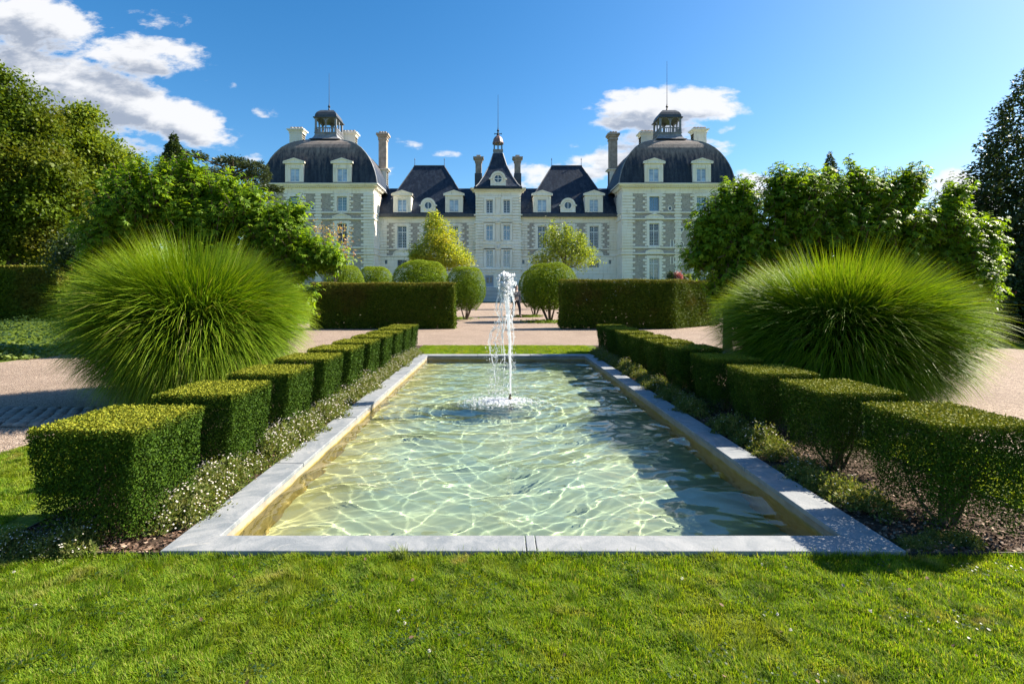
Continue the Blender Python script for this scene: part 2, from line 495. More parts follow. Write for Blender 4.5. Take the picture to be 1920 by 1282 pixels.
def pool_floor_mat():
    m, b = new_mat("pool_floor_render")
    p0 = pos(b)
    s = b.n('ShaderNodeSeparateXYZ', {0: p0})
    n1 = b.noise(p0, 1.3, 5, .6, .4); n2 = b.noise(p0, 7, 5, .65)
    c = b.mix(b.ss(n1, .35, .65), (.30, .39, .27), (.37, .44, .29))
    c = b.mix(b.ss(n2, .5, .75, 0, .4), c, (.44, .47, .28))
    # algae thickens towards the walls
    e1 = b.ss(b.m('ADD', s.outputs[0], b.m('MULTIPLY', n2, .25)), -1.22, -.62, 1, 0)
    e2 = b.ss(b.m('ADD', s.outputs[0], b.m('MULTIPLY', n2, -.25)), 1.1, 1.6, 0, 1)
    e3 = b.ss(s.outputs[1], 2.5, 3.4, .45, 0)
    e = b.m('MAXIMUM', b.m('MAXIMUM', e1, e2), e3)
    c = b.mix(b.m('MULTIPLY', e, .75), c, (.40, .37, .15))
    p = b.n('ShaderNodeBsdfPrincipled', {'Base Color': c, 'Roughness': .8, 'Specular IOR Level': .1})
    finish(b, p.outputs[0]); return m
def water_mat():
    m, b = new_mat("pool_water")
    g = b.n('ShaderNodeBsdfGlass', {'Color': (.97, 1.0, .985), 'IOR': 1.33, 'Roughness': 0.0})
    finish(b, g.outputs[0]); return m
def foam_mat():
    m, b = new_mat("white_water")
    p = b.n('ShaderNodeBsdfPrincipled', {'Base Color': (.95, .97, 1.0), 'Roughness': .12, 'Specular IOR Level': .6, 'Transmission Weight': .45, 'IOR': 1.33})
    t = b.n('ShaderNodeBsdfTranslucent', {'Color': (.95, .97, 1.0)})
    mx = b.n('ShaderNodeMixShader', {0: .4, 1: p.outputs[0], 2: t.outputs[0]})
    finish(b, mx.outputs[0]); return m

M = {}
M['stone'] = limestone(); M['rubble'] = rubble()
M['slate'] = slate("roof_slate"); M['slate_dome'] = slate("dome_slate", (22.6, 27.0))
M['lead'] = plain("weathered_lead", (.20, .21, .23), .55, .0, .5, .3, 2.0)
M['lead_dark'] = plain("dark_lead", (.055, .06, .07), .5, .0, .5, .3, 2.0)
M['copper'] = plain("reddish_lead_dome", (.16, .10, .10), .5, .0, .5, .3, 3.0)
M['iron'] = plain("dark_iron", (.03, .032, .036), .5, .6)
M['glass'] = window_glass("dark_window_glass", (.018, .025, .04))
M['glass_sky_tint'] = window_glass("sky_tinted_window_glass", (.04, .11, .20), gls=.15)  # blue base colour imitates the sky reflected in the panes
M['glass_teal'] = window_glass("curtained_teal_glass", (.09, .19, .21), True)
M['curtain'] = window_glass("pale_curtained_glass", (.40, .50, .62), True)
M['white'] = plain("white_frame_paint", (.74, .76, .78), .5, 0, .4, .05)
M['greyblue'] = plain("greyblue_paint", (.26, .36, .46), .5, 0, .4, .05)
M['door'] = plain("grey_door_paint", (.32, .38, .46), .5)
M['brickstone'] = plain("chimney_brown_stone", (.36, .30, .25), .85, 0, .2, .25, 1.5)
M['step'] = plain("stair_stone", (.30, .29, .29), .8, 0, .2, .15, 2.0)
M['gravel'] = gravel_mat(); M['lawn'] = lawn_soil(); M['grass'] = grass_mat(); M['mulch'] = mulch_mat()
M['soil'] = plain("dark_soil", (.06, .042, .03), .95, 0, .1, .3, 15, .6, 60)
M['curb'] = curb_mat(); M['poolwall'] = pool_wall_mat(); M['poolfloor'] = pool_floor_mat(); M['water'] = water_mat(); M['foam'] = foam_mat()
M['cobble'] = plain("grey_cobble", (.22, .195, .175), .7, 0, .4, .3, 12, .4, 60)
M['edging'] = plain("rusty_steel_edging", (.035, .03, .027), .7, .3)
M['wood'] = plain("bark", (.11, .085, .06), .9, 0, .1, .35, 12, .6, 40)
M['bronze'] = plain("nozzle_brass", (.10, .085, .06), .4, .7)
M['box'] = leaf_mat("box_leaves", [(.013, .034, .004), (.034, .075, .006), (.07, .125, .010)], .08, tintcol=(.28, .28, .025), spec=.08, rough=.6)  # side leaves coloured darker to stand for shade; tops keep their young-growth tint
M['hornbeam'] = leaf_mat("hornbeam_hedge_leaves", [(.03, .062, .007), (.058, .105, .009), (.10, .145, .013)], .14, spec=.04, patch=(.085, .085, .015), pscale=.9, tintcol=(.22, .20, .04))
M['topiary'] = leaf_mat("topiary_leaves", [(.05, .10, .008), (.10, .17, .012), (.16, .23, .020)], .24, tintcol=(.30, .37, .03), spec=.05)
M['gum'] = leaf_mat("sweetgum_leaves", [(.05, .11, .007), (.10, .19, .010), (.15, .25, .014), (.21, .31, .02)], .44, rough=.5, spec=.2, tcol=(1.9, 1.75, .5))
M['gum_red'] = leaf_mat("autumn_leaves", [(.32, .15, .11), (.34, .24, .10), (.28, .28, .08)], .4)
M['dark_tree'] = leaf_mat("dark_olive_leaves", [(.032, .058, .006), (.07, .115, .008), (.12, .17, .013)], .34, spec=.1, patch=(.13, .12, .015), pscale=.2)
M['light_tree'] = leaf_mat("light_green_leaves", [(.08, .125, .010), (.14, .20, .017), (.20, .25, .03)], .4, spec=.2)
M['yellow_tree'] = leaf_mat("yellow_green_leaves", [(.13, .19, .02), (.23, .30, .03), (.34, .39, .04), (.42, .40, .05)], .45, patch=(.30, .29, .04), pscale=.5)
M['lime_tree'] = leaf_mat("lime_green_leaves", [(.12, .18, .02), (.2, .27, .03), (.28, .33, .04)], .45)
M['conifer'] = leaf_mat("conifer_needles", [(.02, .04, .012), (.035, .06, .016), (.05, .08, .02)], .2)
M['cedar'] = leaf_mat("cedar_needles", [(.035, .055, .035), (.05, .075, .045), (.07, .09, .05)], .2)
M['birch'] = leaf_mat("dark_fine_leaves", [(.015, .032, .010), (.03, .055, .013), (.05, .08, .02)], .3)
M['misc'] = None
M['hydr'] = leaf_mat("hydrangea_leaves", [(.02, .045, .012), (.04, .075, .016)], .3)
M['pink'] = leaf_mat("pink_blooms", [(.35, .06, .07), (.5, .13, .12), (.55, .22, .18)], .3, tcol=(1, 1, 1))
M['cover'] = leaf_mat("ground_cover_leaves", [(.10, .15, .02), (.16, .22, .04), (.22, .27, .08)], .35)
M['daisy_leaf'] = leaf_mat("daisy_foliage", [(.07, .11, .018), (.13, .17, .04), (.22, .21, .09)], .3, spec=.1)
M['daisy'] = leaf_mat("daisy_petals", [(.60, .57, .50), (.70, .68, .62), (.6, .47, .45)], .3, tcol=(1, 1, 1), rough=.7)
def misc_mat():
    m, b = new_mat("maiden_grass_blades")
    geo = b.n('ShaderNodeNewGeometry'); at = b.n('ShaderNodeAttribute', attribute_name='tint')
    r = geo.outputs['Random Per Island']
    c = b.ramp(at.outputs['Fac'], [(0, (.010, .02, .004)), (.55, (.013, .038, .004)), (.82, (.065, .15, .007)), (1, (.29, .38, .018))])  # lower blades darkened in colour to imitate the clump's self-shadow
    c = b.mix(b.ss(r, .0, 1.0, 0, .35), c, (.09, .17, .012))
    c = b.mix(b.ss(r, .94, .97, 0, .6), c, (.30, .25, .10))
    p = b.n('ShaderNodeBsdfPrincipled', {'Base Color': c, 'Roughness': .5, 'Specular IOR Level': .15})
    t = b.n('ShaderNodeBsdfTranslucent', {'Color': b.mix(1.0, c, (1.7, 1.6, .5), 'MULTIPLY')})
    mx = b.n('ShaderNodeMixShader', {0: .26, 1: p.outputs[0], 2: t.outputs[0]})
    finish(b, mx.outputs[0]); return m
M['misc'] = misc_mat()

# ================================================================== ground
PX0, PX1, PY0, PY1 = -1.573, 1.905, 2.385, 10.34        # outer edge of the pool curb
IX0, IX1, IY0, IY1 = -1.375, 1.705, 2.54, 10.05         # inner edge
CT = 0.03                                                # curb top
def rects(name, rs, z, mat, div=None):
    mb = MB()
    for x0, x1, y0, y1 in rs:
        mb.quad((x0, y0, z), (x1, y0, z), (x1, y1, z), (x0, y1, z))
    o = mb.build(name, mat); return kind(o, 'structure')
BX0, BX1 = -2.42, 2.93       # outer edges of the planting beds
BY1 = 12.35
rects("ground", [(-900, PX0, -60, 1500), (PX1, 900, -60, 1500), (PX0, PX1, -60, PY0), (PX0, PX1, PY1, 1500)], -0.006, M['lawn'])
rects("gravel_path", [(-9.0, -3.8, 3.4, 80), (-3.8, BX0, 4.6, 80), (BX0, BX1, 12.35, 80), (BX1, 3.95, 4.4, 80), (3.95, 11.7, 3.2, 80)], 0.0, M['gravel'])
rects("lawn", [(-8, 8, -4, PY0 - .003), (-3.8, BX0, PY0 - .003, 4.6), (BX1, 3.95, PY0 - .003, 4.4), (-1.77, 2.3, PY1 + .003, 12.33)], 0.004, M['lawn'])
rects("planting_bed", [(BX0, PX0 - .003, PY0, BY1), (PX1 + .003, BX1, PY0, BY1)], 0.003, M['soil'])

# pool basin
mb = MB()
mb.quad((IX0 - .012, IY0 - .012, -.42), (IX1 + .012, IY0 - .012, -.42), (IX1 + .012, IY1 + .012, -.42), (IX0 - .012, IY1 + .012, -.42))
fl = kind(mb.build("pool_floor", M['poolfloor']), 'structure'); fl.cycles.is_caustics_receiver = True
mb = MB()
mb.box(IX0 - .19, IX0 - .008, IY0 - .15, IY1 + .2, -.6, CT - .032)
mb.box(IX1 + .008, IX1 + .19, IY0 - .15, IY1 + .2, -.6, CT - .032)
mb.box(IX0 - .008, IX1 + .008, IY0 - .15, IY0 - .008, -.6, CT - .034)
mb.box(IX0 - .008, IX1 + .008, IY1 + .008, IY1 + .2, -.6, CT - .034)
pw = kind(mb.build("pool_wall", M['poolwall']), 'structure'); pw.cycles.is_caustics_receiver = True

curb = thing("pool_curb", (.16, PY0, 0), "long blue-grey stone curb framing the rectangular pool", "stone curb")
def stone(p):
    m_ = MB(); z0, z1 = CT - .03, CT + random.uniform(-.0012, .0012)
    m_.hexa([(x, y, z0) for x, y in p] + [(x, y, z1) for x, y in p])
    m_.build("curb_stone", M['curb'], curb, bevel=.004)
g = .004
def stones_side(xa, xb, ys, side):
    for a, c in zip(ys[:-1], ys[1:]):
        a_, c_ = a + g, c - g
        ya = [a_, a_]; yc = [c_, c_]
        if a == ys[0]: ya = [PY0, IY0] if side < 0 else [IY0, PY0]
        if c == ys[-1]: yc = [IY1, PY1] if side < 0 else [PY1, IY1]
        if side < 0: stone([(xa, ya[0]), (xb, ya[1]), (xb, yc[0]), (xa, yc[1])])
        else: stone([(xa, ya[0]), (xb, ya[1]), (xb, yc[0]), (xa, yc[1])])
stones_side(PX0, IX0, [PY0, 3.63, 5.0, 6.4, 7.75, 9.1, PY1], -1)
stones_side(IX1, PX1, [PY0, 3.54, 4.9, 6.25, 7.6, 9.0, PY1], 1)
fx = [PX0, .135, .183, PX1]
stone([(PX0 + .004, PY0), (.135 - .002, PY0), (.135 - .002, IY0), (IX0 + .004, IY0)])
stone([(.135 + .002, PY0), (.183 - .002, PY0), (.183 - .002, IY0), (.135 + .002, IY0)])
stone([(.183 + .002, PY0), (PX1 - .004, PY0), (IX1 - .004, IY0), (.183 + .002, IY0)])
bxs = [IX0, -.4, .65, IX1]
for i in range(3):
    a, c = bxs[i] + g, bxs[i + 1] - g
    stone([(a, IY1), (c, IY1), (c if i < 2 else PX1 - .004, PY1), (a if i else PX0 + .004, PY1)])

# water surface: real waves
FX, FY = 0.15, 6.1           # fountain foot
def water():
    nx, ny = 230, 360
    xs = np.linspace(IX0 - .006, IX1 + .006, nx + 1)
    t = np.linspace(0, 1, ny + 1)
    ys = IY0 - .006 + (IY1 - IY0 + .012) * (t * .55 + .45 * t ** 2)
    X, Y = np.meshgrid(xs, ys)
    r = np.random.default_rng(11)
    Z = np.zeros_like(X)
    # warp so that crests wander
    wx = X + .10 * np.sin(2.1 * Y + .7) + .06 * np.sin(5.3 * Y - 2.2 * X); wy = Y + .09 * np.sin(2.7 * X + 1.1) + .05 * np.sin(6.1 * X + 3.1 * Y)
    for i in range(26):
        k = 5.0 * (1.064 ** i); a = r.normal(math.pi / 2, .85)
        ph = r.uniform(0, 6.28); amp = .025 / k ** 1.2 * r.uniform(.5, 1.3)
        s = np.sin(k * (wx * math.cos(a) + wy * math.sin(a)) + ph)
        Z += amp * (s if i % 2 else (1 - 2 * np.abs(s) ** .8) * .7)
    D = np.hypot(X - FX + .05, Y - FY)
    Z += .006 * np.sin(D * 42) * np.exp(-D / .55) + .003 * np.sin(D * 21 + 1) * np.exp(-D / 1.6)
    ch = np.exp(-(D / .33) ** 2)
    Z += ch * (.010 * np.sin(71 * X + 9 * np.sin(31 * Y)) * np.sin(64 * Y + 7 * np.sin(37 * X)))
    V = np.stack([X, Y, Z - .047], -1).reshape(-1, 3)
    j, i = np.meshgrid(np.arange(ny), np.arange(nx), indexing='ij')
    a = (j * (nx + 1) + i).ravel()
    Fq = np.stack([a, a + 1, a + nx + 2, a + nx + 1], 1)
    me = np_mesh("water", V, Fq.ravel(), np.arange(len(Fq)) * 4, M['water'], smooth=True)
    o = link(bpy.data.objects.new("water", me)); kind(o, 'structure')
    o.cycles.is_caustics_caster = True
    return o
water()

# ------------------------------------------------------------------ fountain
def ico(mb, c, r, st=(1, 1, 1), n=5):
    """low lump: lathe-like ellipsoid"""
    vs = [(c[0], c[1], c[2] - r * st[2])]
    for k in (-.5, .3, .8):
        rr = math.sqrt(max(0, 1 - k * k))
        for i in range(n):
            a = 2 * math.pi * (i + .5 * (k > 0)) / n
            vs.append((c[0] + r * st[0] * rr * math.cos(a), c[1] + r * st[1] * rr * math.sin(a), c[2] + r * st[2] * k))
    vs.append((c[0], c[1], c[2] + r * st[2]))
    fs = [(0, 1 + (i + 1) % n, 1 + i) for i in range(n)]
    for j in range(2):
        for i in range(n):
            fs.append((1 + j * n + i, 1 + j * n + (i + 1) % n, 1 + (j + 1) * n + (i + 1) % n, 1 + (j + 1) * n + i))
    fs += [(1 + 2 * n + i, 1 + 2 * n + (i + 1) % n, 3 * n + 1) for i in range(n)]
    mb.add(vs, fs)

ft = thing("fountain", (FX, FY, -.05), "single white water jet spouting in the middle of the pool", "fountain jet")
mb = MB()
mb.lathe([(.05, -.42), (.05, -.39), (.02, -.38), (.016, -.05), (.022, -.045), (.022, .0), (.014, .01), (.012, .035), (.009, .045)], FX, FY, 12)
mb.build("nozzle", M['bronze'], ft, smooth=False)
zt_ = 1.22 + 40 * FY / 960
def fxp(px): return (px - 933) * FY / 960
def fzp(py): return H - (py - 553) * FY / 960
# rising column, drifting a little to the left as it climbs
col = [(957, 738, 3.2), (957, 715, 3.4), (957, 690, 4.0), (956, 665, 4.4), (956, 640, 5.0), (954, 615, 6.0), (953, 590, 7.0), (951, 570, 8.0), (949, 553, 10.), (948, 540, 13), (948, 529, 14), (949, 520, 11.5), (950, 514, 6)]
def jet():
    n = 14; rows = []
    r = np.random.default_rng(3)
    pts = []
    for (a, b_) in zip(col[:-1], col[1:]):
        for t in np.linspace(0, 1, 9, endpoint=False):
            pts.append([a[i] + (b_[i] - a[i]) * t for i in range(3)])
    pts.append(col[-1])
    vs = []; 
    ph = r.uniform(0, 6.28, 8)
    for j, (px, py, w) in enumerate(pts):
        x, z, rr = fxp(px), fzp(py), w * FY / 960 * .48
        hgt = (738 - py) / 225
        for k in range(n):
            a = 2 * math.pi * k / n
            no = math.sin(3 * a + z * 21 + ph[0]) * .2 + math.sin(5 * a - z * 47 + ph[1]) * .16 + math.sin(2 * a + z * 78 + ph[2]) * .2 + r.normal() * (.03 + .06 * hgt)
            q = rr * (1 + no * (.4 + .7 * hgt))
            vs.append((x + q * math.cos(a), FY + q * math.sin(a), z + r.normal() * .002))
    m_ = MB(); N_ = len(pts)
    fs = [(j * n + k, j * n + (k + 1) % n, (j + 1) * n + (k + 1) % n, (j + 1) * n + k) for j in range(N_ - 1) for k in range(n)]
    fs += [tuple(range(n - 1, -1, -1)), tuple((N_ - 1) * n + k for k in range(n))]
    m_.add(vs, fs)
    for i in range(420):
        q_ = abs(r.normal(0, 16)); px, py = r.normal(948, 4.0 + q_ * .12), 513 + q_; s_ = r.uniform(.0025, .0095)
        ico(m_, (fxp(px), FY + r.normal(0, .035), fzp(py)), s_ * (1.2 - .4 * (py > 535)), (1, 1, r.uniform(1.0, 3.2)), 5)
    m_.build("jet_column", M['foam'], ft, smooth=True)
jet()
def strands():
    """thin sheets and ropes of water falling back around the column"""
    r = random.Random(5)
    paths = [
        [(946, 520), (938, 540), (932, 562), (930, 580), (936, 592), (938, 605), (934, 622), (928, 640)],
        [(944, 522), (935, 548), (929, 572), (932, 590), (940, 600)],
        [(954, 520), (961, 545), (964, 565), (963, 585), (960, 605), (958, 620)],
        [(956, 540), (962, 560), (965, 580), (962, 600)],
        [(934, 600), (928, 612), (920, 622), (916, 640), (920, 660), (925, 685), (929, 710), (931, 735)],
        [(930, 612), (922, 625), (918, 645), (922, 668), (926, 690)],
        [(945, 560), (941, 585), (943, 610), (938, 640), (934, 660)],
        [(950, 590), (944, 620), (940, 650), (945, 680)],
        [(942, 560), (937, 575), (941, 590), (934, 600), (936, 615)],
        [(958, 590), (962, 612), (963, 640), (960, 660)],
        [(938, 610), (930, 616), (922, 620), (917, 628)],
        [(928, 640), (931, 665), (927, 700), (932, 728)],
        [(946, 535), (940, 560), (936, 585), (945, 600), (948, 620)],
        [(942, 605), (943, 640), (947, 672), (944, 700), (946, 730)],
    ]
    m_ = MB()
    for pth in paths:
        for rep in range(2):
            dy = r.uniform(-.05, .05)
            pts = []
            for (a, b_) in zip(pth[:-1], pth[1:]):
                for t in (0, .34, .67):
                    px = a[0] + (b_[0] - a[0]) * t + r.uniform(-1.4, 1.4); py = a[1] + (b_[1] - a[1]) * t
                    pts.append((fxp(px), FY + dy + r.uniform(-.006, .006), fzp(py)))
            rad = [max(.0012, r.uniform(.0012, .0048) * (1.2 - .8 * i / len(pts))) for i in range(len(pts))]
            m_.tube(pts, rad, 6)
    m_.build("falling_water", M['foam'], ft, smooth=True)
    m_ = MB()
    for i in range(1500):
        q = r.random()
        if q < .22:      # head
            px, py = r.gauss(948, 6.5), r.uniform(514, 556); s = r.uniform(.003, .014)
        elif q < .62:    # curtain to the left
            py = r.uniform(540, 738); k = (py - 540) / 198
            px = r.gauss(946 - 16 * min(1, k * 1.6), 5 + 7 * k); s = r.uniform(.0016, .0055)
        elif q < .8:     # along the column
            py = r.uniform(540, 730); px = r.gauss(958, 5); s = r.uniform(.0015, .005)
        elif q < .9:
            py = r.uniform(520, 740); px = r.gauss(944, 22); s = r.uniform(.001, .003)
        else:
            py = r.uniform(722, 745); px = r.gauss(935, 22); s = r.uniform(.002, .005)
        ico(m_, (fxp(px), FY + r.gauss(0, .05), fzp(py)), s, (1, 1, r.uniform(.9, 2.6)))
    kind(m_.build("droplet", M['foam'], ft, smooth=True), 'stuff')
    # churned foam where it lands
    m_ = MB()
    for i in range(1800):
        a = r.uniform(0, 6.283); d = abs(r.gauss(0, .24))
        x = FX - .10 + d * math.cos(a) * 1.15; y = FY - .03 + d * math.sin(a) * .75
        s = r.uniform(.003, .012) * (1.1 - min(.8, d * 1.3))
        ico(m_, (x, y, -.043 + r.uniform(-.002, .03) * max(0, 1 - d * 2)), max(s, .002), (1.3, 1.3, .8))
    kind(m_.build("foam", M['foam'], ft, smooth=True), 'stuff')
strands()

# ------------------------------------------------------------------ clipped box blocks
WIDE = (np.array([(0, 0, 0), (.36, .45, .05), (0, 1, -.06), (-.36, .45, .05)]), [(0, 1, 2, 3)])
def block_proto(name, n, lsz, seed, hgt=.575, gap=0.0, w=.52, d=.55, fill=.22, flo=.12):
    """block wider at the top, centred on x,y = 0, standing on z = 0"""
    global rng
    keep = rng; rng = np.random.default_rng(seed)
    wt, dt, wb, db = w / 2, d / 2, w / 2 * .80, d / 2 * .80
    areas = np.array([w * d * 1.1, d * hgt, d * hgt, w * hgt, w * hgt]); cnt = (n * areas / areas.sum()).astype(int)
    P = []; N = []; T = []
    for s, c in enumerate(cnt):
        a = rng.uniform(-1, 1, c); t = rng.uniform(0.03, 1, c) ** (.8)
        dep = np.abs(rng.normal(0, .016, c)) - .004
        if s == 0:
            x = a * wt; y = rng.uniform(-1, 1, c) * dt; z = np.full(c, hgt) - dep + rng.normal(0, .003, c)
            P.append(np.stack([x, y, z], 1)); N.append(np.tile([0, 0, 1.], (c, 1))); T.append(rng.uniform(.25, 1.0, c))
        else:
            k = wb + (wt - wb) * np.minimum(1, t * 1.05); q = db + (dt - db) * np.minimum(1, t * 1.05)
            lump = .012 * np.sin(a * 9 + s) * np.cos(t * 11 + s * 2) + .02 * (1 - t) * np.sin(a * 5 + s * 3)
            dd = dep * (1 + 2.5 * (1 - t))
            z = t * hgt
            if s <= 2:
                sg = 1 if s == 1 else -1
                x = sg * (k - dd + lump); y = a * q; nn = [sg, 0, -.25]
            else:
                sg = 1 if s == 3 else -1
                y = sg * (q - dd + lump); x = a * k; nn = [0, sg, -.25]
            keepm = rng.uniform(0, 1, c) < (1 - gap * np.clip(1 - t * 1.5, 0, 1) ** .6)
            # ragged holes
            hole = np.sin(a * 7.3 + s * 1.7) * np.sin(t * 8.1 + s) + np.sin(a * 15 + 2) * .5 * np.sin(t * 17)
            keepm &= ~((hole > .75 - .0 * t) & (rng.uniform(0, 1, c) < gap * 1.1 * (1 - t)))
            pp = np.stack([x, y, z], 1)[keepm]; P.append(pp); N.append(np.tile(nn, (len(pp), 1)))
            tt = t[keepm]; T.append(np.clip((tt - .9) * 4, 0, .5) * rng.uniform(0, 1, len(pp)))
    # inside fill
    c = int(n * fill); t = rng.uniform(flo, .97, c)
    k = (wb + (wt - wb) * t) * .88; q = (db + (dt - db) * t) * .88
    P.append(np.stack([rng.uniform(-1, 1, c) * k, rng.uniform(-1, 1, c) * q, t * hgt * .97], 1)); N.append(rng.normal(size=(c, 3))); T.append(np.zeros(c))
    P = np.concatenate(P); N = unit(np.concatenate(N)); T = np.concatenate(T)
    Nn = unit(N * .8 + rdir(len(P)) * .85); L = N * .6 + rdir(len(P)) + np.array([0, 0, .35])
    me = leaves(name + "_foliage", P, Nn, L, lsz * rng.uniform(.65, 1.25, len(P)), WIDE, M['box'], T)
    # stems
    m_ = MB(); r = random.Random(seed)
    for i in range(9):
        a = r.uniform(0, 6.28); x1, y1 = r.uniform(-.8, .8) * wb, r.uniform(-.8, .8) * db
        p0 = Vector((.03 * math.cos(a), .03 * math.sin(a), -.01)); p2 = Vector((x1, y1, hgt * r.uniform(.55, .9)))
        p1 = p0.lerp(p2, .45) + Vector((r.uniform(-.03, .03), r.uniform(-.03, .03), -.03))
        m_.tube([p0, p1, p2], [.012, .008, .003], 5)
        for k2 in range(4):
            s_ = p0.lerp(p2, r.uniform(.3, .9)); e = s_ + Vector((r.uniform(-.1, .1), r.uniform(-.1, .1), r.uniform(.02, .12)))
            m_.tube([s_, e], [.004, .0015], 4)
    stem = bpy.data.meshes.new(name + "_stem"); stem.from_pydata(m_.v, [], m_.f); stem.materials.append(M['wood'])
    rng = keep
    return me, stem
protoA = block_proto("box_block_a", 62000, .0115, 1, gap=.35)
protoB = block_proto("box_block_b", 60000, .0115, 2, gap=.85, fill=.17, flo=.22)
protoC = block_proto("box_block_c", 30000, .016, 3, gap=.3)
ordn = ["nearest", "second", "third", "fourth", "fifth", "sixth", "seventh", "eighth", "ninth", "farthest"]
def block_row(side):
    lab = {-1: "sunny left row", 1: "shaded right row"}[side]
    for k in range(10):
        zb = 2.98 + .897 * k; zf = zb - .55
        xin, xout = (-1.715, -2.235) if side < 0 else (2.13, 2.65)
        cx, cy = (xin + xout) / 2, (zb + zf) / 2
        if side > 0 and k == 0: cy += .02
        ends = {0: "near end", 9: "far end"}
        l = (f"clipped box block at the {ends[k]} of the {lab} by the pool" if k in ends else f"clipped box block, {ordn[k]} from the front lawn in the {lab}")
        hs = 1.0 + random.uniform(-.015, .015) + (.03 if side > 0 and k in (0,) else 0)
        t = thing("box_block", (cx, cy, 0), l, "clipped bush", "clipped box blocks along the pool", rz=random.choice([0, math.pi]) + random.uniform(-.02, .02), scale=(1, 1, hs))
        pr = (protoA if side < 0 else protoB) if k < 4 else protoC
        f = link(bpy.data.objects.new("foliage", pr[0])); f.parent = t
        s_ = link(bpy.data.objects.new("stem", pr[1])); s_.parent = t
block_row(-1); block_row(1)

# ------------------------------------------------------------------ mulch, edging, flowers
def mulch():
    n = 16000
    x = np.where(rng.random(n) < .45, rng.uniform(BX0, PX0 - .01, n), rng.uniform(PX1 + .01, BX1, n))
    y = PY0 + .01 + (rng.random(n) ** 1.7) * 5.2
    P = np.stack([x, y, rng.uniform(.002, .018, n)], 1)
    N = unit(rdir(n) * .6 + np.array([0, 0, 1])); L = rdir(n)
    me = leaves("bark_mulch", P, N, L, rng.uniform(.012, .032, n), DIAMOND, M['mulch'])
    o = link(bpy.data.objects.new("bark_mulch", me)); kind(o, 'stuff', "reddish bark mulch under the box blocks beside the pool")
mulch()
for nm, seg, l in (("bed_edging", [(PX1, PY0 + .0, BX1 + .6, PY0 + .006), (BX1, PY0 + .01, BX1 + .006, 4.4)], "thin dark metal edging round the bed right of the pool"),
                   ("bed_edging", [(BX0 - .4, PY0, PX0, PY0 + .006), (BX0 - .006, PY0 + .01, BX0, 4.6)], "thin dark metal edging round the bed left of the pool")):
    mb = MB()
    for x0, y0, x1, y1 in seg: mb.box(x0, x1, y0, y1, -.02, .022)
    tag(mb.build(nm, M['edging']), l, "edging", "metal bed edgings")

def daisy_proto(seed, nfl):
    r = np.random.default_rng(seed)
    n = 2600
    a = r.uniform(0, 6.283, n); d = np.sqrt(r.random(n)); h = (1 - d ** 2.2)
    q = 1 + .28 * np.sin(a * 3 + seed) + .2 * np.sin(a * 7 + seed * 2); w = r.uniform(.7, 1.0, n) ** .5 + (r.random(n) < .06) * .25
    P = np.stack([np.cos(a) * d * .16 * q * w, np.sin(a) * d * .16 * q * w, .01 + h * (.11 + .05 * np.sin(a * 5 + d * 7)) * r.random(n) ** .5 + (r.random(n) < .07) * r.uniform(0, .05, n)], 1)
    out = np.stack([np.cos(a) * d, np.sin(a) * d, np.full(n, .8)], 1)
    L = unit(out + r.normal(size=(n, 3)) * .5); N = r.normal(size=(n, 3))
    fo = leaves("daisy_foliage", P, N, L, r.uniform(.012, .028, n), (DIAMOND[0] * np.array([.6, 1, 1]), DIAMOND[1]), M['daisy_leaf'])
    P2 = []; N2 = []; L2 = []; S2 = []
    for i in range(nfl):
        a = r.uniform(0, 6.283); d = math.sqrt(r.random()); z = .03 + (1 - d ** 2) * .14 + r.uniform(0, .03)
        c = np.array([math.cos(a) * d * .165, math.sin(a) * d * .165, z]); ax = unit(np.array([[math.cos(a) * d, math.sin(a) * d, 1.1]]) + r.normal(size=(1, 3)) * .25)[0]
        t1 = np.cross(ax, [1, 0, 0]); t1 /= np.linalg.norm(t1); t2 = np.cross(ax, t1)
        for q in range(5):
            an = q * 1.2566
            P2.append(c); N2.append(ax); L2.append(t1 * math.cos(an) + t2 * math.sin(an)); S2.append(r.uniform(.0035, .0058))
    fl_ = leaves("daisy_heads", np.array(P2), np.array(N2), np.array(L2), np.array(S2), (DIAMOND[0] * np.array([2.0, 1, 1]), DIAMOND[1]), M['daisy'])
    return fo, fl_
dp = [daisy_proto(21, 110), daisy_proto(22, 60), daisy_proto(23, 10)]
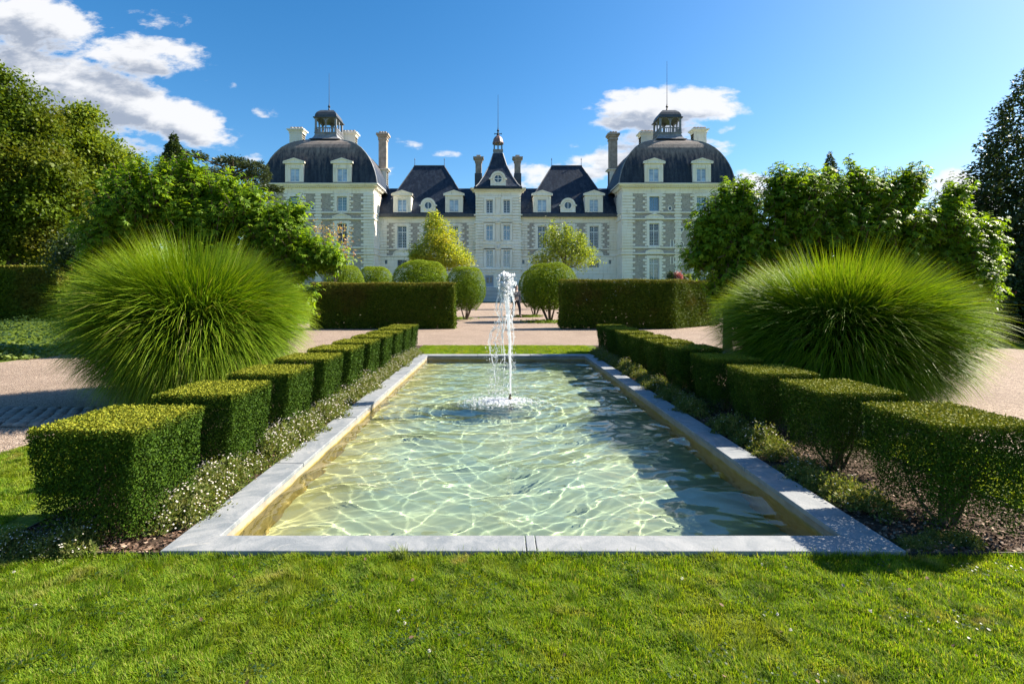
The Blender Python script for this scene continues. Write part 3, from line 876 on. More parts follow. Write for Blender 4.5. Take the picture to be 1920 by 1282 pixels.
def daisies():
    r = random.Random(9)
    spots = []
    y = 2.72
    while y < 10.6:     # sunny left side, thick drifts
        spots.append((-1.72 + r.uniform(-.05, .05), y, r.uniform(.85, 1.25), 0 if r.random() < .75 else 1, 'l')); 
        if r.random() < .5: spots.append((-1.84 + r.uniform(-.06, .03), y + .1, r.uniform(.8, 1.15), r.choice([0, 1]), 'l'))
        y += r.uniform(.17, .27)
    for i in range(9): spots.append((r.uniform(-2.45, -1.95), 2.33 + r.uniform(.02, .12), r.uniform(.45, .75), 1, 'f'))
    y = 2.9
    while y < 10.6:
        if not (3.62 < y < 3.75 or 4.75 < y < 5.1):
            spots.append((2.06 + r.uniform(-.06, .06), y, r.uniform(.8, 1.15), 2 if r.random() < .7 else 1, 'r'))
        y += r.uniform(.15, .26)
    for i in range(5): spots.append((r.uniform(1.98, 2.3), 2.44 + r.uniform(0, .1), r.uniform(.4, .6), 2, 'g'))
    lab = {'l': "clump of small white daisies spilling towards the left curb of the pool",
           'f': "small shaded daisy clump in front of the nearest left box block",
           'r': "sparse greenish daisy clump in the bed along the right curb of the pool",
           'g': "tiny daisy tuft beside the near right corner of the pool"}
    grp = {'l': "daisy clumps along the left curb", 'f': "daisy clumps before the nearest left block", 'r': "daisy clumps along the right curb", 'g': "daisy tufts at the near right corner"}
    cnt = {}
    nth = ["nearest", "second", "third", "fourth", "fifth", "sixth", "seventh", "eighth", "ninth", "tenth"]
    spots.sort(key=lambda q: q[1])
    for x, y, s, k, w in spots:
        kb = min(9, max(0, int((y - 2.3) / .897)))
        key = (w, kb) if w in 'lr' else (w, 0)
        j = cnt.get(key, 0); cnt[key] = j + 1
        side = "left" if w == 'l' else "right"
        if w in 'lr': lb = f"{nth[j]} daisy clump at the foot of the {ordn[kb]} box block of the {side} row"
        else:
            jj = j; lb = f"small daisy tuft, {nth[jj]} to the lawn before the near {'left' if w == 'f' else 'right'} box block"
        t = thing("daisy_clump", (x, y, .0), lb, "flower clump", grp[w], rz=r.uniform(0, 6.28), scale=(s, s, s * r.uniform(.8, 1.15)))
        f = link(bpy.data.objects.new("foliage", dp[k][0])); f.parent = t
        h = link(bpy.data.objects.new("flower_heads", dp[k][1])); h.parent = t; h['kind'] = 'stuff'
daisies()

# ------------------------------------------------------------------ lawn blades (one patch mesh, scattered by geometry nodes)
def blades(n, w, d, hmin, hmax, width, seed, lean=.5):
    r = np.random.default_rng(seed)
    x = r.uniform(-w, w, n); y = r.uniform(-d, d, n)
    cl = np.sin(x * 23 + 2 * np.sin(y * 17)) * np.cos(y * 21 + 1.5 * np.sin(x * 13)); h = r.uniform(hmin, hmax, n) * (.74 + .36 * cl); a = r.uniform(0, 6.283, n) * .55 + 3 * cl + x * 9; l = np.abs(r.normal(0, lean, n)) + .15
    dx, dy = np.cos(a), np.sin(a); wx, wy = -dy * width / 2, dx * width / 2
    cols = []
    for t, ww in ((0, 1.0), (.5, .8)):
        off = l * t ** 1.6 * h
        for s in (-1, 1):
            cols.append(np.stack([x + dx * off + s * wx * ww, y + dy * off + s * wy * ww, h * t * (1 - .25 * l * t)], 1))
    off = l * h
    cols.append(np.stack([x + dx * off, y + dy * off, h * (1 - .3 * np.minimum(l, 1.5))], 1))
    V = np.stack(cols, 1)     # n,5,3
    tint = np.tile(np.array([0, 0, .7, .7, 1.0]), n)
    fl_ = np.array([0, 1, 3, 2, 2, 3, 4]); loops = (np.arange(n)[:, None] * 5 + fl_).ravel(); starts = (np.arange(n)[:, None] * 7 + np.array([0, 4])).ravel()
    return V.reshape(-1, 3), loops, starts, tint

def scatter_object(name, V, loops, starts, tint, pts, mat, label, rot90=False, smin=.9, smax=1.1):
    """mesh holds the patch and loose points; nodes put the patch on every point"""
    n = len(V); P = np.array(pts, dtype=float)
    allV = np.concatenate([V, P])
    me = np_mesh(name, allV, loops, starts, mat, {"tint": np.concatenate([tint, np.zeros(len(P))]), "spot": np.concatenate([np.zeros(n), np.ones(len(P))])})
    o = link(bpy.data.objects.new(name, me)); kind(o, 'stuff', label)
    ng = bpy.data.node_groups.new(name + "_scatter", 'GeometryNodeTree')
    ng.interface.new_socket("Geometry", in_out='INPUT', socket_type='NodeSocketGeometry')
    ng.interface.new_socket("Geometry", in_out='OUTPUT', socket_type='NodeSocketGeometry')
    N_ = ng.nodes; L_ = ng.links
    gi = N_.new('NodeGroupInput'); go = N_.new('NodeGroupOutput')
    at = N_.new('GeometryNodeInputNamedAttribute'); at.data_type = 'FLOAT'; at.inputs[0].default_value = "spot"
    cmp = N_.new('FunctionNodeCompare'); cmp.data_type = 'FLOAT'; cmp.operation = 'GREATER_THAN'; L_.new(at.outputs[0], cmp.inputs[0]); cmp.inputs[1].default_value = .5
    sep = N_.new('GeometryNodeSeparateGeometry'); sep.domain = 'POINT'
    L_.new(gi.outputs[0], sep.inputs[0]); L_.new(cmp.outputs[0], sep.inputs[1])
    mp = N_.new('GeometryNodeMeshToPoints'); L_.new(sep.outputs[0], mp.inputs[0])
    ip = N_.new('GeometryNodeInstanceOnPoints'); L_.new(mp.outputs[0], ip.inputs[0]); L_.new(sep.outputs[1], ip.inputs['Instance'])
    rv = N_.new('FunctionNodeRandomValue'); rv.data_type = 'INT'
    isock = [s_ for s_ in rv.inputs if s_.type == 'INT' and s_.name in ('Min', 'Max')]
    isock[0].default_value = 0; isock[1].default_value = 3
    iout = [s_ for s_ in rv.outputs if s_.type == 'INT'][0]
    mu = N_.new('ShaderNodeMath'); mu.operation = 'MULTIPLY'; L_.new(iout, mu.inputs[0]); mu.inputs[1].default_value = math.pi / 2
    cx = N_.new('ShaderNodeCombineXYZ'); L_.new(mu.outputs[0], cx.inputs[2]); L_.new(cx.outputs[0], ip.inputs['Rotation'])
    L_.new(ip.outputs[0], go.inputs[0])
    md = o.modifiers.new("scatter", 'NODES'); md.node_group = ng
    return o
def lawn():
    V, lo, st, ti = blades(9500, .21, .21, .014, .036, .0026, 5)
    pts = []
    def fill(x0, x1, y0, y1):
        for x in np.arange(x0 + .2, x1 - .19, .385):
            for y in np.arange(y0 + .2, y1 - .19, .385):
                pts.append((x, y, .004))
    y = PY0 - .215
    while y > .9:
        w = y * 1.08 + .5
        for x in np.arange(-w - .2, w + .4, .385): pts.append((x + random.uniform(-.02, .02), y, .004))
        y -= .385
    # fringe beside the beds
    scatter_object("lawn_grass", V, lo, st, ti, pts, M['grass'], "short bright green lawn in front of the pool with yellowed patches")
    V, lo, st, ti = blades(3600, .21, .21, .016, .036, .0045, 6)
    pts = []
    fill(-3.8, BX0 - .02, PY0 - .05, 4.6); fill(BX1 + .02, 3.95, PY0 - .05, 4.4); fill(-1.77, 2.3, PY1 + .01, 12.33)
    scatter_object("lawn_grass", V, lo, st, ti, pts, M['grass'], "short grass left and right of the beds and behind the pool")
lawn()
def edge_grass():
    n = 2600; r = np.random.default_rng(8)
    V, lo, st, ti = blades(n, 1, 1, .03, .06, .003, 8, .6)
    V = V.reshape(n, 5, 3); c = (V[:, 0] + V[:, 1]) / 2
    nx = r.uniform(-2.5, 3.6, n); ny = PY0 - np.abs(r.normal(0, .018, n)) - .004
    k = r.random(n) < .35; cc = r.uniform(-1.6, 1.9, 24); nx[k] = cc[r.integers(0, 24, k.sum())] + r.normal(0, .05, k.sum())
    V[:, :, 0] += (nx - c[:, 0])[:, None]; V[:, :, 1] += (ny - c[:, 1])[:, None]; V[:, :, 2] += .002
    me = np_mesh("grass_fringe", V.reshape(-1, 3), lo, st, M['grass'], {"tint": ti})
    kind(link(bpy.data.objects.new("grass_fringe", me)), 'stuff', "longer grass blades lapping the front curb of the pool")
    # the yellow-green tuft
    V, lo, st, ti = blades(130, .035, .02, .05, .10, .0035, 12, .5)
    x, y = (750 - 933) * 2.37 / 960, PY0 - .03
    me = np_mesh("weed_tuft", V + np.array([x, y, .0]), lo, st, M['cover'], {"tint": ti})
    tag(link(bpy.data.objects.new("weed_tuft", me)), "bright yellow-green weed tuft standing against the front curb", "weed")
edge_grass()
def litter():
    r = np.random.default_rng(77)
    n = 60; y = r.uniform(1.35, 2.36, n); x = r.uniform(-1, 1, n) * (y * 1.05 + .3)
    P = np.stack([x, y, r.uniform(.018, .032, n)], 1)
    me = leaves("fallen_leaf", P, rdir(n) * .6 + [0, 0, 1], rdir(n), r.uniform(.010, .022, n), OVAL, M['mulch'])
    kind(link(bpy.data.objects.new("fallen_leaves", me)), 'stuff', "few small dry leaves lying in the front lawn")
    n = 14; P = []; N = []; L = []; S = []
    for i in range(n):
        y = r.uniform(1.5, 2.36); x = r.uniform(-1, 1) * (y * 1.05 + .2)
        q = rdir(14); P.append(np.array([x, y, .032]) + q * .004); N.append(q); L.append(rdir(14)); S.append(np.full(14, .006))
    me = leaves("clover_head", np.concatenate(P), np.concatenate(N), np.concatenate(L), np.concatenate(S), DIAMOND, M['daisy'])
    kind(link(bpy.data.objects.new("clover_heads", me)), 'stuff', "tiny pale clover heads dotted over the front lawn")
    n = 1500; y = r.uniform(1.35, 2.36, n); cx = r.integers(0, 60, n); ox = r.uniform(-1, 1, 60); oy = r.uniform(1.4, 2.34, 60)
    x = ox[cx] * (oy[cx] * 1.05 + .2) + r.normal(0, .05, n); y = oy[cx] + r.normal(0, .035, n); ok = y < 2.37
    P = np.stack([x, y, r.uniform(.014, .028, n)], 1)[ok]; n = len(P)
    me = leaves("clover_leaves", P, rdir(n) * .35 + [0, 0, 1], rdir(n), r.uniform(.007, .013, n), (OVAL[0] * np.array([1.5, 1, 1]), OVAL[1]), M['hydr'])
    kind(link(bpy.data.objects.new("clover_leaves", me)), 'stuff', "small dark clover patches in the front lawn")
litter()

# ------------------------------------------------------------------ cobble band in the gravel on the left
cb = MB(); cb.quad((-8.8, 4.72, .006), (-3.7, 4.72, .006), (-3.7, 5.55, .006), (-8.8, 5.55, .006))
cobb = kind(cb.build("cobble_band", M['gravel']), 'structure')
def cobbles():
    protos = []
    r = random.Random(4)
    for i in range(3):
        m_ = MB(); n = 8; vs = []
        for lv, (s_, z) in enumerate(((1, 0), (.97, .016), (.72, .028))):
            for k in range(n):
                a = 2 * math.pi * k / n
                q = (abs(math.cos(a)) ** 4 + abs(math.sin(a)) ** 4) ** -.25 * (1 + .06 * math.sin(3 * a + i))
                vs.append((.056 * q * s_ * math.cos(a), .046 * q * s_ * math.sin(a), z))
        fs = [(j * n + k, j * n + (k + 1) % n, (j + 1) * n + (k + 1) % n, (j + 1) * n + k) for j in range(2) for k in range(n)] + [tuple(2 * n + k for k in range(n))]
        me = bpy.data.meshes.new("cobble"); me.from_pydata(vs, [], fs); me.materials.append(M['cobble']); me.shade_smooth(); protos.append(me)
    for j in range(7):
        for i in range(23):
            o = link(bpy.data.objects.new("cobble", protos[(i + j) % 3])); o.parent = cobb
            o.location = (-6.45 + i * .125 + (j % 2) * .06 + r.uniform(-.008, .008), 4.79 + j * .108 + r.uniform(-.008, .008), .004); o.rotation_euler = (r.uniform(-.05, .05), r.uniform(-.05, .05), r.uniform(-.15, .15))
cobbles()

# ------------------------------------------------------------------ maiden grass clumps
def maiden():
    n = 36000; r = np.random.default_rng(31); S = 7
    nt_ = 900; ti_ = r.integers(0, nt_, n); ta = r.uniform(0, 6.283, nt_); tu = r.random(nt_); tl = r.uniform(.80, 1.04, nt_)
    a = ta[ti_] + r.normal(0, .09, n); rb = .30 * np.sqrt(r.random(n))
    bx, by = rb * np.cos(a), rb * np.sin(a)
    a2 = a + r.normal(0, .34, nt_)[ti_] + r.normal(0, .16, n)
    uu = np.clip(tu[ti_] + r.normal(0, .05, n), 0, 1) ** .72; th0 = .04 + .62 * uu            # first angle from the vertical
    Lb = (1.66 + .06 * r.normal(size=n)) * (1 - .06 * uu) * (.55 + .45 * r.random(n) ** .5) * tl[ti_]; Lb = np.clip(Lb, .4, 1.95)
    bend = (.45 + 2.2 * uu ** 1.3) * r.uniform(.7, 1.2, n)              # how far it arches over
    ts = np.linspace(0, 1, S + 1)
    X = [bx]; Z = [np.zeros(n)]; Rr = np.zeros(n); Zz = np.zeros(n); pts = [(Rr.copy(), Zz.copy())]
    for i in range(S):
        t = (ts[i] + ts[i + 1]) / 2
        th = th0 + bend * t ** 1.35
        Rr = Rr + np.sin(th) * Lb / S; Zz = Zz + np.cos(th) * Lb / S; pts.append((Rr.copy(), Zz.copy()))
    dx, dy = np.cos(a2), np.sin(a2); tw = r.uniform(-.9, .9, n)
    sx, sy = -dy, dx
    V = []; T = []
    for i, (rr, zz) in enumerate(pts):
        w = .0040 * (1 - ts[i]) ** .6 + .0004; w = w * r.uniform(.8, 1.2, n)
        cxx = bx + dx * rr; cyy = by + dy * rr
        sw = (ts[i] ** 2) * tw * .22
        cxx = cxx + sx * sw; cyy = cyy + sy * sw
        for s_ in ((-1, 1) if i < S else (0,)):
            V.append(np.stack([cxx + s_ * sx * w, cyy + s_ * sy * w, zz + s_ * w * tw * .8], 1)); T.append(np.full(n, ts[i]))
    V = np.stack(V, 1); T = np.stack(T, 1); k = V.shape[1]
    rr_ = np.hypot(V[:, :, 0], V[:, :, 1]).max(1); V[:, :, :2] /= np.percentile(rr_, 90); V[:, :, 2] /= np.percentile(V[:, :, 2].max(1), 95)
    tgt = r.uniform(0, 1, n) ** .45 * .42 + .60 + .03 * r.normal(size=n)
    base = V[:, 0:1, :].copy()
    for it in range(3):      # clump outline: every blade ends near one dome, some just inside it
        zz = V[:, :, 2] - .47; e = np.sqrt(V[:, :, 0] ** 2 + V[:, :, 1] ** 2 + (zz / np.where(zz > 0, .53, .62)) ** 2)
        e[:, :6] = 0; e = e.max(1)
        V = base + (V - base) * np.clip(tgt / e, .55, 1.5)[:, None, None]
    V[:, :, 2] = np.maximum(V[:, :, 2], .01)
    fl_ = []; st = []
    for i in range(S - 1):
        st.append(len(fl_)); fl_ += [2 * i, 2 * i + 1, 2 * i + 3, 2 * i + 2]
    st.append(len(fl_)); fl_ += [2 * S - 2, 2 * S - 1, 2 * S]
    loops = (np.arange(n)[:, None] * k + np.array(fl_)).ravel(); starts = (np.arange(n)[:, None] * len(fl_) + np.array(st)).ravel()
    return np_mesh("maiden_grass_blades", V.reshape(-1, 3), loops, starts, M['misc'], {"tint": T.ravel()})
mg = maiden()
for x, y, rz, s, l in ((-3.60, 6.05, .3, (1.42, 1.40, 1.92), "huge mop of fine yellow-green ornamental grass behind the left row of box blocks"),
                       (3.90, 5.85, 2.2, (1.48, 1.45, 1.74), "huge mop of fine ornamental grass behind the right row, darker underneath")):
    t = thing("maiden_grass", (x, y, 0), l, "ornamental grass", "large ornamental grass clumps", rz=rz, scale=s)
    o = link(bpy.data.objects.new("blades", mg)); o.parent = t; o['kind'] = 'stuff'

# ================================================================== the chateau
YT, YC, YW = 88.0, 90.6, 92.0      # fronts of the corner towers, the middle pavilion and the wings
AX = 0.08
def fz(py, Y): return H - (py - 553) * Y / 960
def xx(u, Y, s): return AX + s * u * Y / 960
ch = thing("chateau", (AX, YC, 0), "pale limestone chateau with two domed end towers and dark slate roofs across the garden", "chateau")

def wall_front(mb, x0, x1, z0, z1, y, ops, rev=.3):
    if x0 > x1: x0, x1 = x1, x0
    xs = sorted({x0, x1, *[c for o in ops for c in o[:2]]}); zs = sorted({z0, z1, *[c for o in ops for c in o[2:]]})
    xs = [x for x in xs if x0 - 1e-6 <= x <= x1 + 1e-6]; zs = [z for z in zs if z0 - 1e-6 <= z <= z1 + 1e-6]
    for a, b in zip(xs[:-1], xs[1:]):
        for c, d in zip(zs[:-1], zs[1:]):
            mx, mz = (a + b) / 2, (c + d) / 2
            if any(o[0] < mx < o[1] and o[2] < mz < o[3] for o in ops): continue
            mb.quad((a, y, c), (b, y, c), (b, y, d), (a, y, d))
    for a, b, c, d in ops:
        Y2 = y + rev
        mb.quad((a, y, c), (a, Y2, c), (a, Y2, d), (a, y, d)); mb.quad((b, y, c), (b, y, d), (b, Y2, d), (b, Y2, c))
        mb.quad((a, y, d), (a, Y2, d), (b, Y2, d), (b, y, d)); mb.quad((a, y, c), (b, y, c), (b, Y2, c), (a, Y2, c))
def shell(mb, x0, x1, z0, z1, y0, y1):
    if x0 > x1: x0, x1 = x1, x0
    mb.quad((x0, y0, z0), (x0, y0, z1), (x0, y1, z1), (x0, y1, z0)); mb.quad((x1, y0, z0), (x1, y1, z0), (x1, y1, z1), (x1, y0, z1))
    mb.quad((x0, y1, z0), (x0, y1, z1), (x1, y1, z1), (x1, y1, z0)); mb.quad((x0, y0, z1), (x1, y0, z1), (x1, y1, z1), (x0, y1, z1))
def rect(u0, u1, p0, p1, Y, s):
    a, b = xx(u0, Y, s), xx(u1, Y, s)
    return (min(a, b), max(a, b), fz(p1, Y), fz(p0, Y))
def courses(mb, x0, x1, z0, z1, y, h=.50, gap=.14, proud=.22, avoid=(), tl=0.0, tr=0.0, y1=None, split=0.0):
    if x0 > x1: x0, x1 = x1, x0
    n = max(1, round((z1 - z0) / h)); hh = (z1 - z0) / n
    for i in range(n):
        a, b = z0 + i * hh + gap / 2, z0 + (i + 1) * hh - gap / 2
        xa, xb = x0 - (tl if i % 2 else 0), x1 + (tr if i % 2 else 0)
        segs = [(xa, xb)]
        for o in avoid:
            if o[2] < (a + b) / 2 < o[3]:
                new = []
                for p, q in segs:
                    if o[1] <= p or o[0] >= q: new.append((p, q)); continue
                    if o[0] > p: new.append((p, o[0]))
                    if o[1] < q: new.append((o[1], q))
                segs = new
        for p, q in segs:
            if q - p > .05: mb.box(p, q, y - proud, y1 if y1 is not None else y + .02, a, b)
def window(par, r, y, cols, rows, glass='glass', frame='white', tran=None, rec=.2, fw=.09):
    x0, x1, z0, z1 = r
    m_ = MB(); m_.box(x0, x1, y + rec, y + rec + .06, z0, z1)
    w = m_.build("window", M[glass], par)
    m_ = MB(); f0, f1 = y + rec - .07, y + rec - .004
    m_.box(x0, x0 + fw, f0, f1, z0, z1); m_.box(x1 - fw, x1, f0, f1, z0, z1)
    m_.box(x0 + fw, x1 - fw, f0, f1, z0, z0 + fw); m_.box(x0 + fw, x1 - fw, f0, f1, z1 - fw, z1)
    cx = (x0 + x1) / 2
    m_.box(cx - .06, cx + .06, f0 + .004, f1, z0 + fw, z1 - fw)
    if tran: 
        zt = z0 + (z1 - z0) * tran; m_.box(x0 + fw, x1 - fw, f0 + .008, f1, zt - .07, zt + .07)
    for i in range(1, cols):
        x = x0 + (x1 - x0) * i / cols
        if abs(x - cx) > .1: m_.box(x - .015, x + .015, f0 + .03, f1, z0 + fw, z1 - fw)
    for j in range(1, rows):
        z = z0 + (z1 - z0) * j / rows
        m_.box(x0 + fw, x1 - fw, f0 + .034, f1, z - .015, z + .015)
    m_.build("window_frame", M[frame], w)
    return w
def surround(w, r, y, fr=.5, tooth=.38, proud=.25, sill=True):
    x0, x1, z0, z1 = r
    m_ = MB()
    m_.box(x0 - fr, x0, y - proud, y + .02, z0, z1 + fr); m_.box(x1, x1 + fr, y - proud, y + .02, z0, z1 + fr); m_.box(x0, x1, y - proud, y + .02, z1, z1 + fr)
    if tooth:
        courses(m_, x0 - fr - .28, x0 - fr, z0 - .1, z1 + fr, y, .50, .14, .17, tl=tooth)
        courses(m_, x1 + fr, x1 + fr + .28, z0 - .1, z1 + fr, y, .50, .14, .17, tr=tooth)
    if sill: m_.box(x0 - .15, x1 + .15, y - .16, y + .1, z0 - .16, z0 - .003)
    m_.build("window_surround", M['stone'], w)
def pediment(par, cx, hw, z0, z1, y, kind_='tri', out=.42, th=.2):
    m_ = MB()
    m_.box(cx - hw, cx + hw, y - out, y + .02, z0, z0 + th)
    if kind_ == 'tri':
        m_.prism([(cx - hw, z0 + th), (cx + hw, z0 + th), (cx, z1)], y - out * .55, y + .02)
        for sg in (-1, 1):
            a, b = (cx + sg * hw, z0 + th), (cx, z1)
            q = [a, b, (b[0], b[1] + th), (a[0], a[1] + th * .9)]
            if sg > 0: q = q[::-1]
            m_.prism(q[::-1], y - out, y - out * .3)
    else:
        n = 9; rise = z1 - z0 - th
        arc = [(cx + hw * .95 * math.cos(math.pi * i / n), z0 + th + rise * math.sin(math.pi * i / n)) for i in range(n + 1)]
        m_.prism(arc, y - out * .5, y + .02)
        for i in range(n):
            a, b = arc[i], arc[i + 1]
            m_.prism([a, (a[0], a[1] + th * .8), (b[0], b[1] + th * .8), b][::-1], y - out, y - out * .4)
    m_.build("pediment", M['stone'], par)
def garland(mb, cx, z, y, hw=.9):
    for k in range(7):
        t = (k - 3) / 3
        mb.box(cx + t * hw - .13, cx + t * hw + .13, y - .16 - .05 * (k % 2), y + .02, z - .10 + .16 * abs(math.cos(t * 2.4)), z + .12 + .16 * abs(math.cos(t * 2.4)))
def cornice(par, x0, x1, z0, z1, y, out=.7, ret=None):
    """z0..z1; ret = y to which it returns along both sides"""
    if x0 > x1: x0, x1 = x1, x0
    m_ = MB(); h = z1 - z0
    yb = (ret or y) + .05
    m_.box(x0 - out * .15, x1 + out * .15, y - out * .15, yb, z0, z0 + h * .34)
    m_.box(x0 - out * .75, x1 + out * .75, y - out * .75, yb, z0 + h * .62, z0 + h * .84)
    m_.box(x0 - out, x1 + out, y - out, yb, z0 + h * .84 + .002, z1)
    m_.box(x0 - out * .3, x1 + out * .3, y - out * .3, yb, z0 + h * .34 + .002, z0 + h * .62 - .002)
    n = int((x1 - x0) / .38)
    for i in range(n + 1):
        x = x0 + (x1 - x0) * i / n
        m_.box(x - .1, x + .1, y - out * .62, y - out * .3, z0 + h * .38, z0 + h * .615)
    if ret:
        k = int((ret - y) / .38)
        for i in range(k):
            yy = y + .19 + i * .38
            for xs in (x1 + out * .3, x0 - out * .62): m_.box(xs, xs + out * .32, yy - .1, yy + .1, z0 + h * .38, z0 + h * .615)
    m_.build("cornice", M['stone'], par)
def band(par, x0, x1, za, zb, y, out, ret=None, name="string_course"):
    if x0 > x1: x0, x1 = x1, x0
    m_ = MB(); m_.box(x0 - out, x1 + out, y - out, (ret or y) + .03, za, zb); m_.build(name, M['stone'], par)
def dormer(par, r, y, depth, pz, body, glass='curtain', hw=1.3):
    """rectangular stone dormer with a pediment; r = window, body = (x0,x1,z0,z1)"""
    x0, x1, z0, z1 = body
    m_ = MB(); wall_front(m_, x0, x1, z0, z1, y, [r], .25)
    m_.quad((x0, y, z0), (x0, y, z1), (x0, y + depth, z1), (x0, y + depth, z0)); m_.quad((x1, y, z0), (x1, y + depth, z0), (x1, y + depth, z1), (x1, y, z1))
    courses(m_, x0, r[0] - .32, z0, z1 - .35, y, .30, .05, .05); courses(m_, r[1] + .32, x1, z0, z1 - .35, y, .30, .05, .05)
    m_.box(r[0] - .26, r[0], y - .06, y + .02, z0, r[3]); m_.box(r[1], r[1] + .26, y - .06, y + .02, z0, r[3])
    n = 7
    for i in range(n):   # wedge stones over the opening
        a = x0 + .15 + (x1 - x0 - .3) * i / n
        m_.box(a + .03, a + (x1 - x0 - .3) / n - .03, y - .07, y + .02, r[3] + .05, z1 - .15)
    d = m_.build("dormer", M['stone'], par)
    window(d, r, y, 2, 4, glass, rec=.18, fw=.08)
    pediment(d, (x0 + x1) / 2, (x1 - x0) / 2 + .32, z1, pz, y, 'tri', .3, .18)
    m_ = MB(); cx = (x0 + x1) / 2; e = .25
    for sg in (-1, 1):
        q = [(cx + sg * ((x1 - x0) / 2 + e), z1 + .05), (cx + sg * ((x1 - x0) / 2 + e), z1 + .15), (cx, pz + .06), (cx, pz - .05)]
        if sg < 0: q = q[::-1]
        m_.prism(q, y + .05, y + depth)
    m_.build("dormer_roof", M['lead_dark'], d)
    return d
def oculus_dormer(par, cx, cz, rad, ro, zb, y, depth, cross='x'):
    m_ = MB(); n = 16
    out = [(cx + ro * math.cos(math.pi * i / n), cz + ro * math.sin(math.pi * i / n)) for i in range(n + 1)]
    outl = out + [(cx - ro * .98, zb), (cx + ro * .98, zb)]
    m_.prism(outl, y, y + depth)
    m_.ring(cx, cz, ro * .80, ro * 1.10, y - .22, y - .002, 18, 1, 0, math.pi)
    m_.ring(cx, cz, rad, rad * 1.38, y - .14, y - .004, 24)
    for sg in (-1, 1):
        xa = cx + sg * ro * .95
        m_.box(min(xa, xa + sg * ro * .34), max(xa, xa + sg * ro * .34), y - .24, y + .3, cz - ro * .08, cz + ro * .10)
        m_.box(min(xa, xa + sg * ro * .14), max(xa, xa + sg * ro * .14), y - .12, y + .3, zb, cz - ro * .08 - .003)
    m_.box(cx - ro * 1.1, cx + ro * 1.1, y - .18, y - .006, zb, zb + .22)
    d = m_.build("round_dormer", M['stone'], par)
    m_ = MB(); m_.prism([(cx + rad * .99 * math.cos(2 * math.pi * i / 20), cz + rad * .99 * math.sin(2 * math.pi * i / 20)) for i in range(20)], y - .05, y - .003)
    w = m_.build("round_window", M['glass'], d)
    m_ = MB(); b_ = rad * .09
    m_.box(cx - b_, cx + b_, y - .10, y - .052, cz - rad, cz + rad)
    if cross == 'x': m_.box(cx - rad, cx - b_ - .002, y - .10, y - .052, cz - b_, cz + b_); m_.box(cx + b_ + .002, cx + rad, y - .10, y - .052, cz - b_, cz + b_)
    m_.build("window_frame", M['white'], w)
def chimney(par, x0, x1, y0, y1, zb, zm, zt, mat='stone', pots=4, waist=None):
    """shaft to zm, flared cap zm..zt, pots above"""
    m_ = MB(); m_.box(x0, x1, y0, y1, zb, zm)
    w = (x1 - x0)
    for k in range(2):   # raised corner strips and joints
        pass
    courses(m_, x0, x1, zb, zm, y0, .42, .05, .035, y1=y1 + .03) if mat == 'stone' else [m_.box(a, b, y0 - .05, y0 + .01, zb + .3, zm - .2) for a, b in ((x0, x0 + .22 * w), (x1 - .22 * w, x1))]
    if waist: m_.box(x0 - .12, x1 + .12, y0 - .12, y1 + .12, waist, waist + .25)
    c = m_.build("chimney", M['stone' if mat == 'stone' else 'brickstone'], par)
    m_ = MB(); e = .12; h = (zt - zm)
    for i, (a, b, o_) in enumerate(((0, .22, .12), (.22, .45, .05), (.45, .7, .22), (.7, 1.0, .42))):
        m_.box(x0 - o_, x1 + o_, y0 - o_, y1 + o_, zm + h * a + .002, zm + h * b)
    m_.build("chimney_cap", M['stone' if mat == 'stone' else 'brickstone'], c)
    m_ = MB()
    for i in range(pots):
        cx = x0 + w * (i + .5) / pots
        m_.box(cx - w / pots * .34, cx + w / pots * .34, y0 + .1, y1 - .1, zt, zt + .42)
    m_.build("chimney_pot", M['brickstone'], c)
def spire_rod(par, x, y, z0, z1, name="finial"):
    m_ = MB(); h = z1 - z0
    m_.lathe([(.30, z0), (.16, z0 + .35), (.10, z0 + .6), (.24, z0 + .85), (.10, z0 + 1.1), (.055, z0 + 1.5), (.04, z0 + h * .5), (.025, z1)], x, y, 8)
    m_.build(name, M['iron'], par)

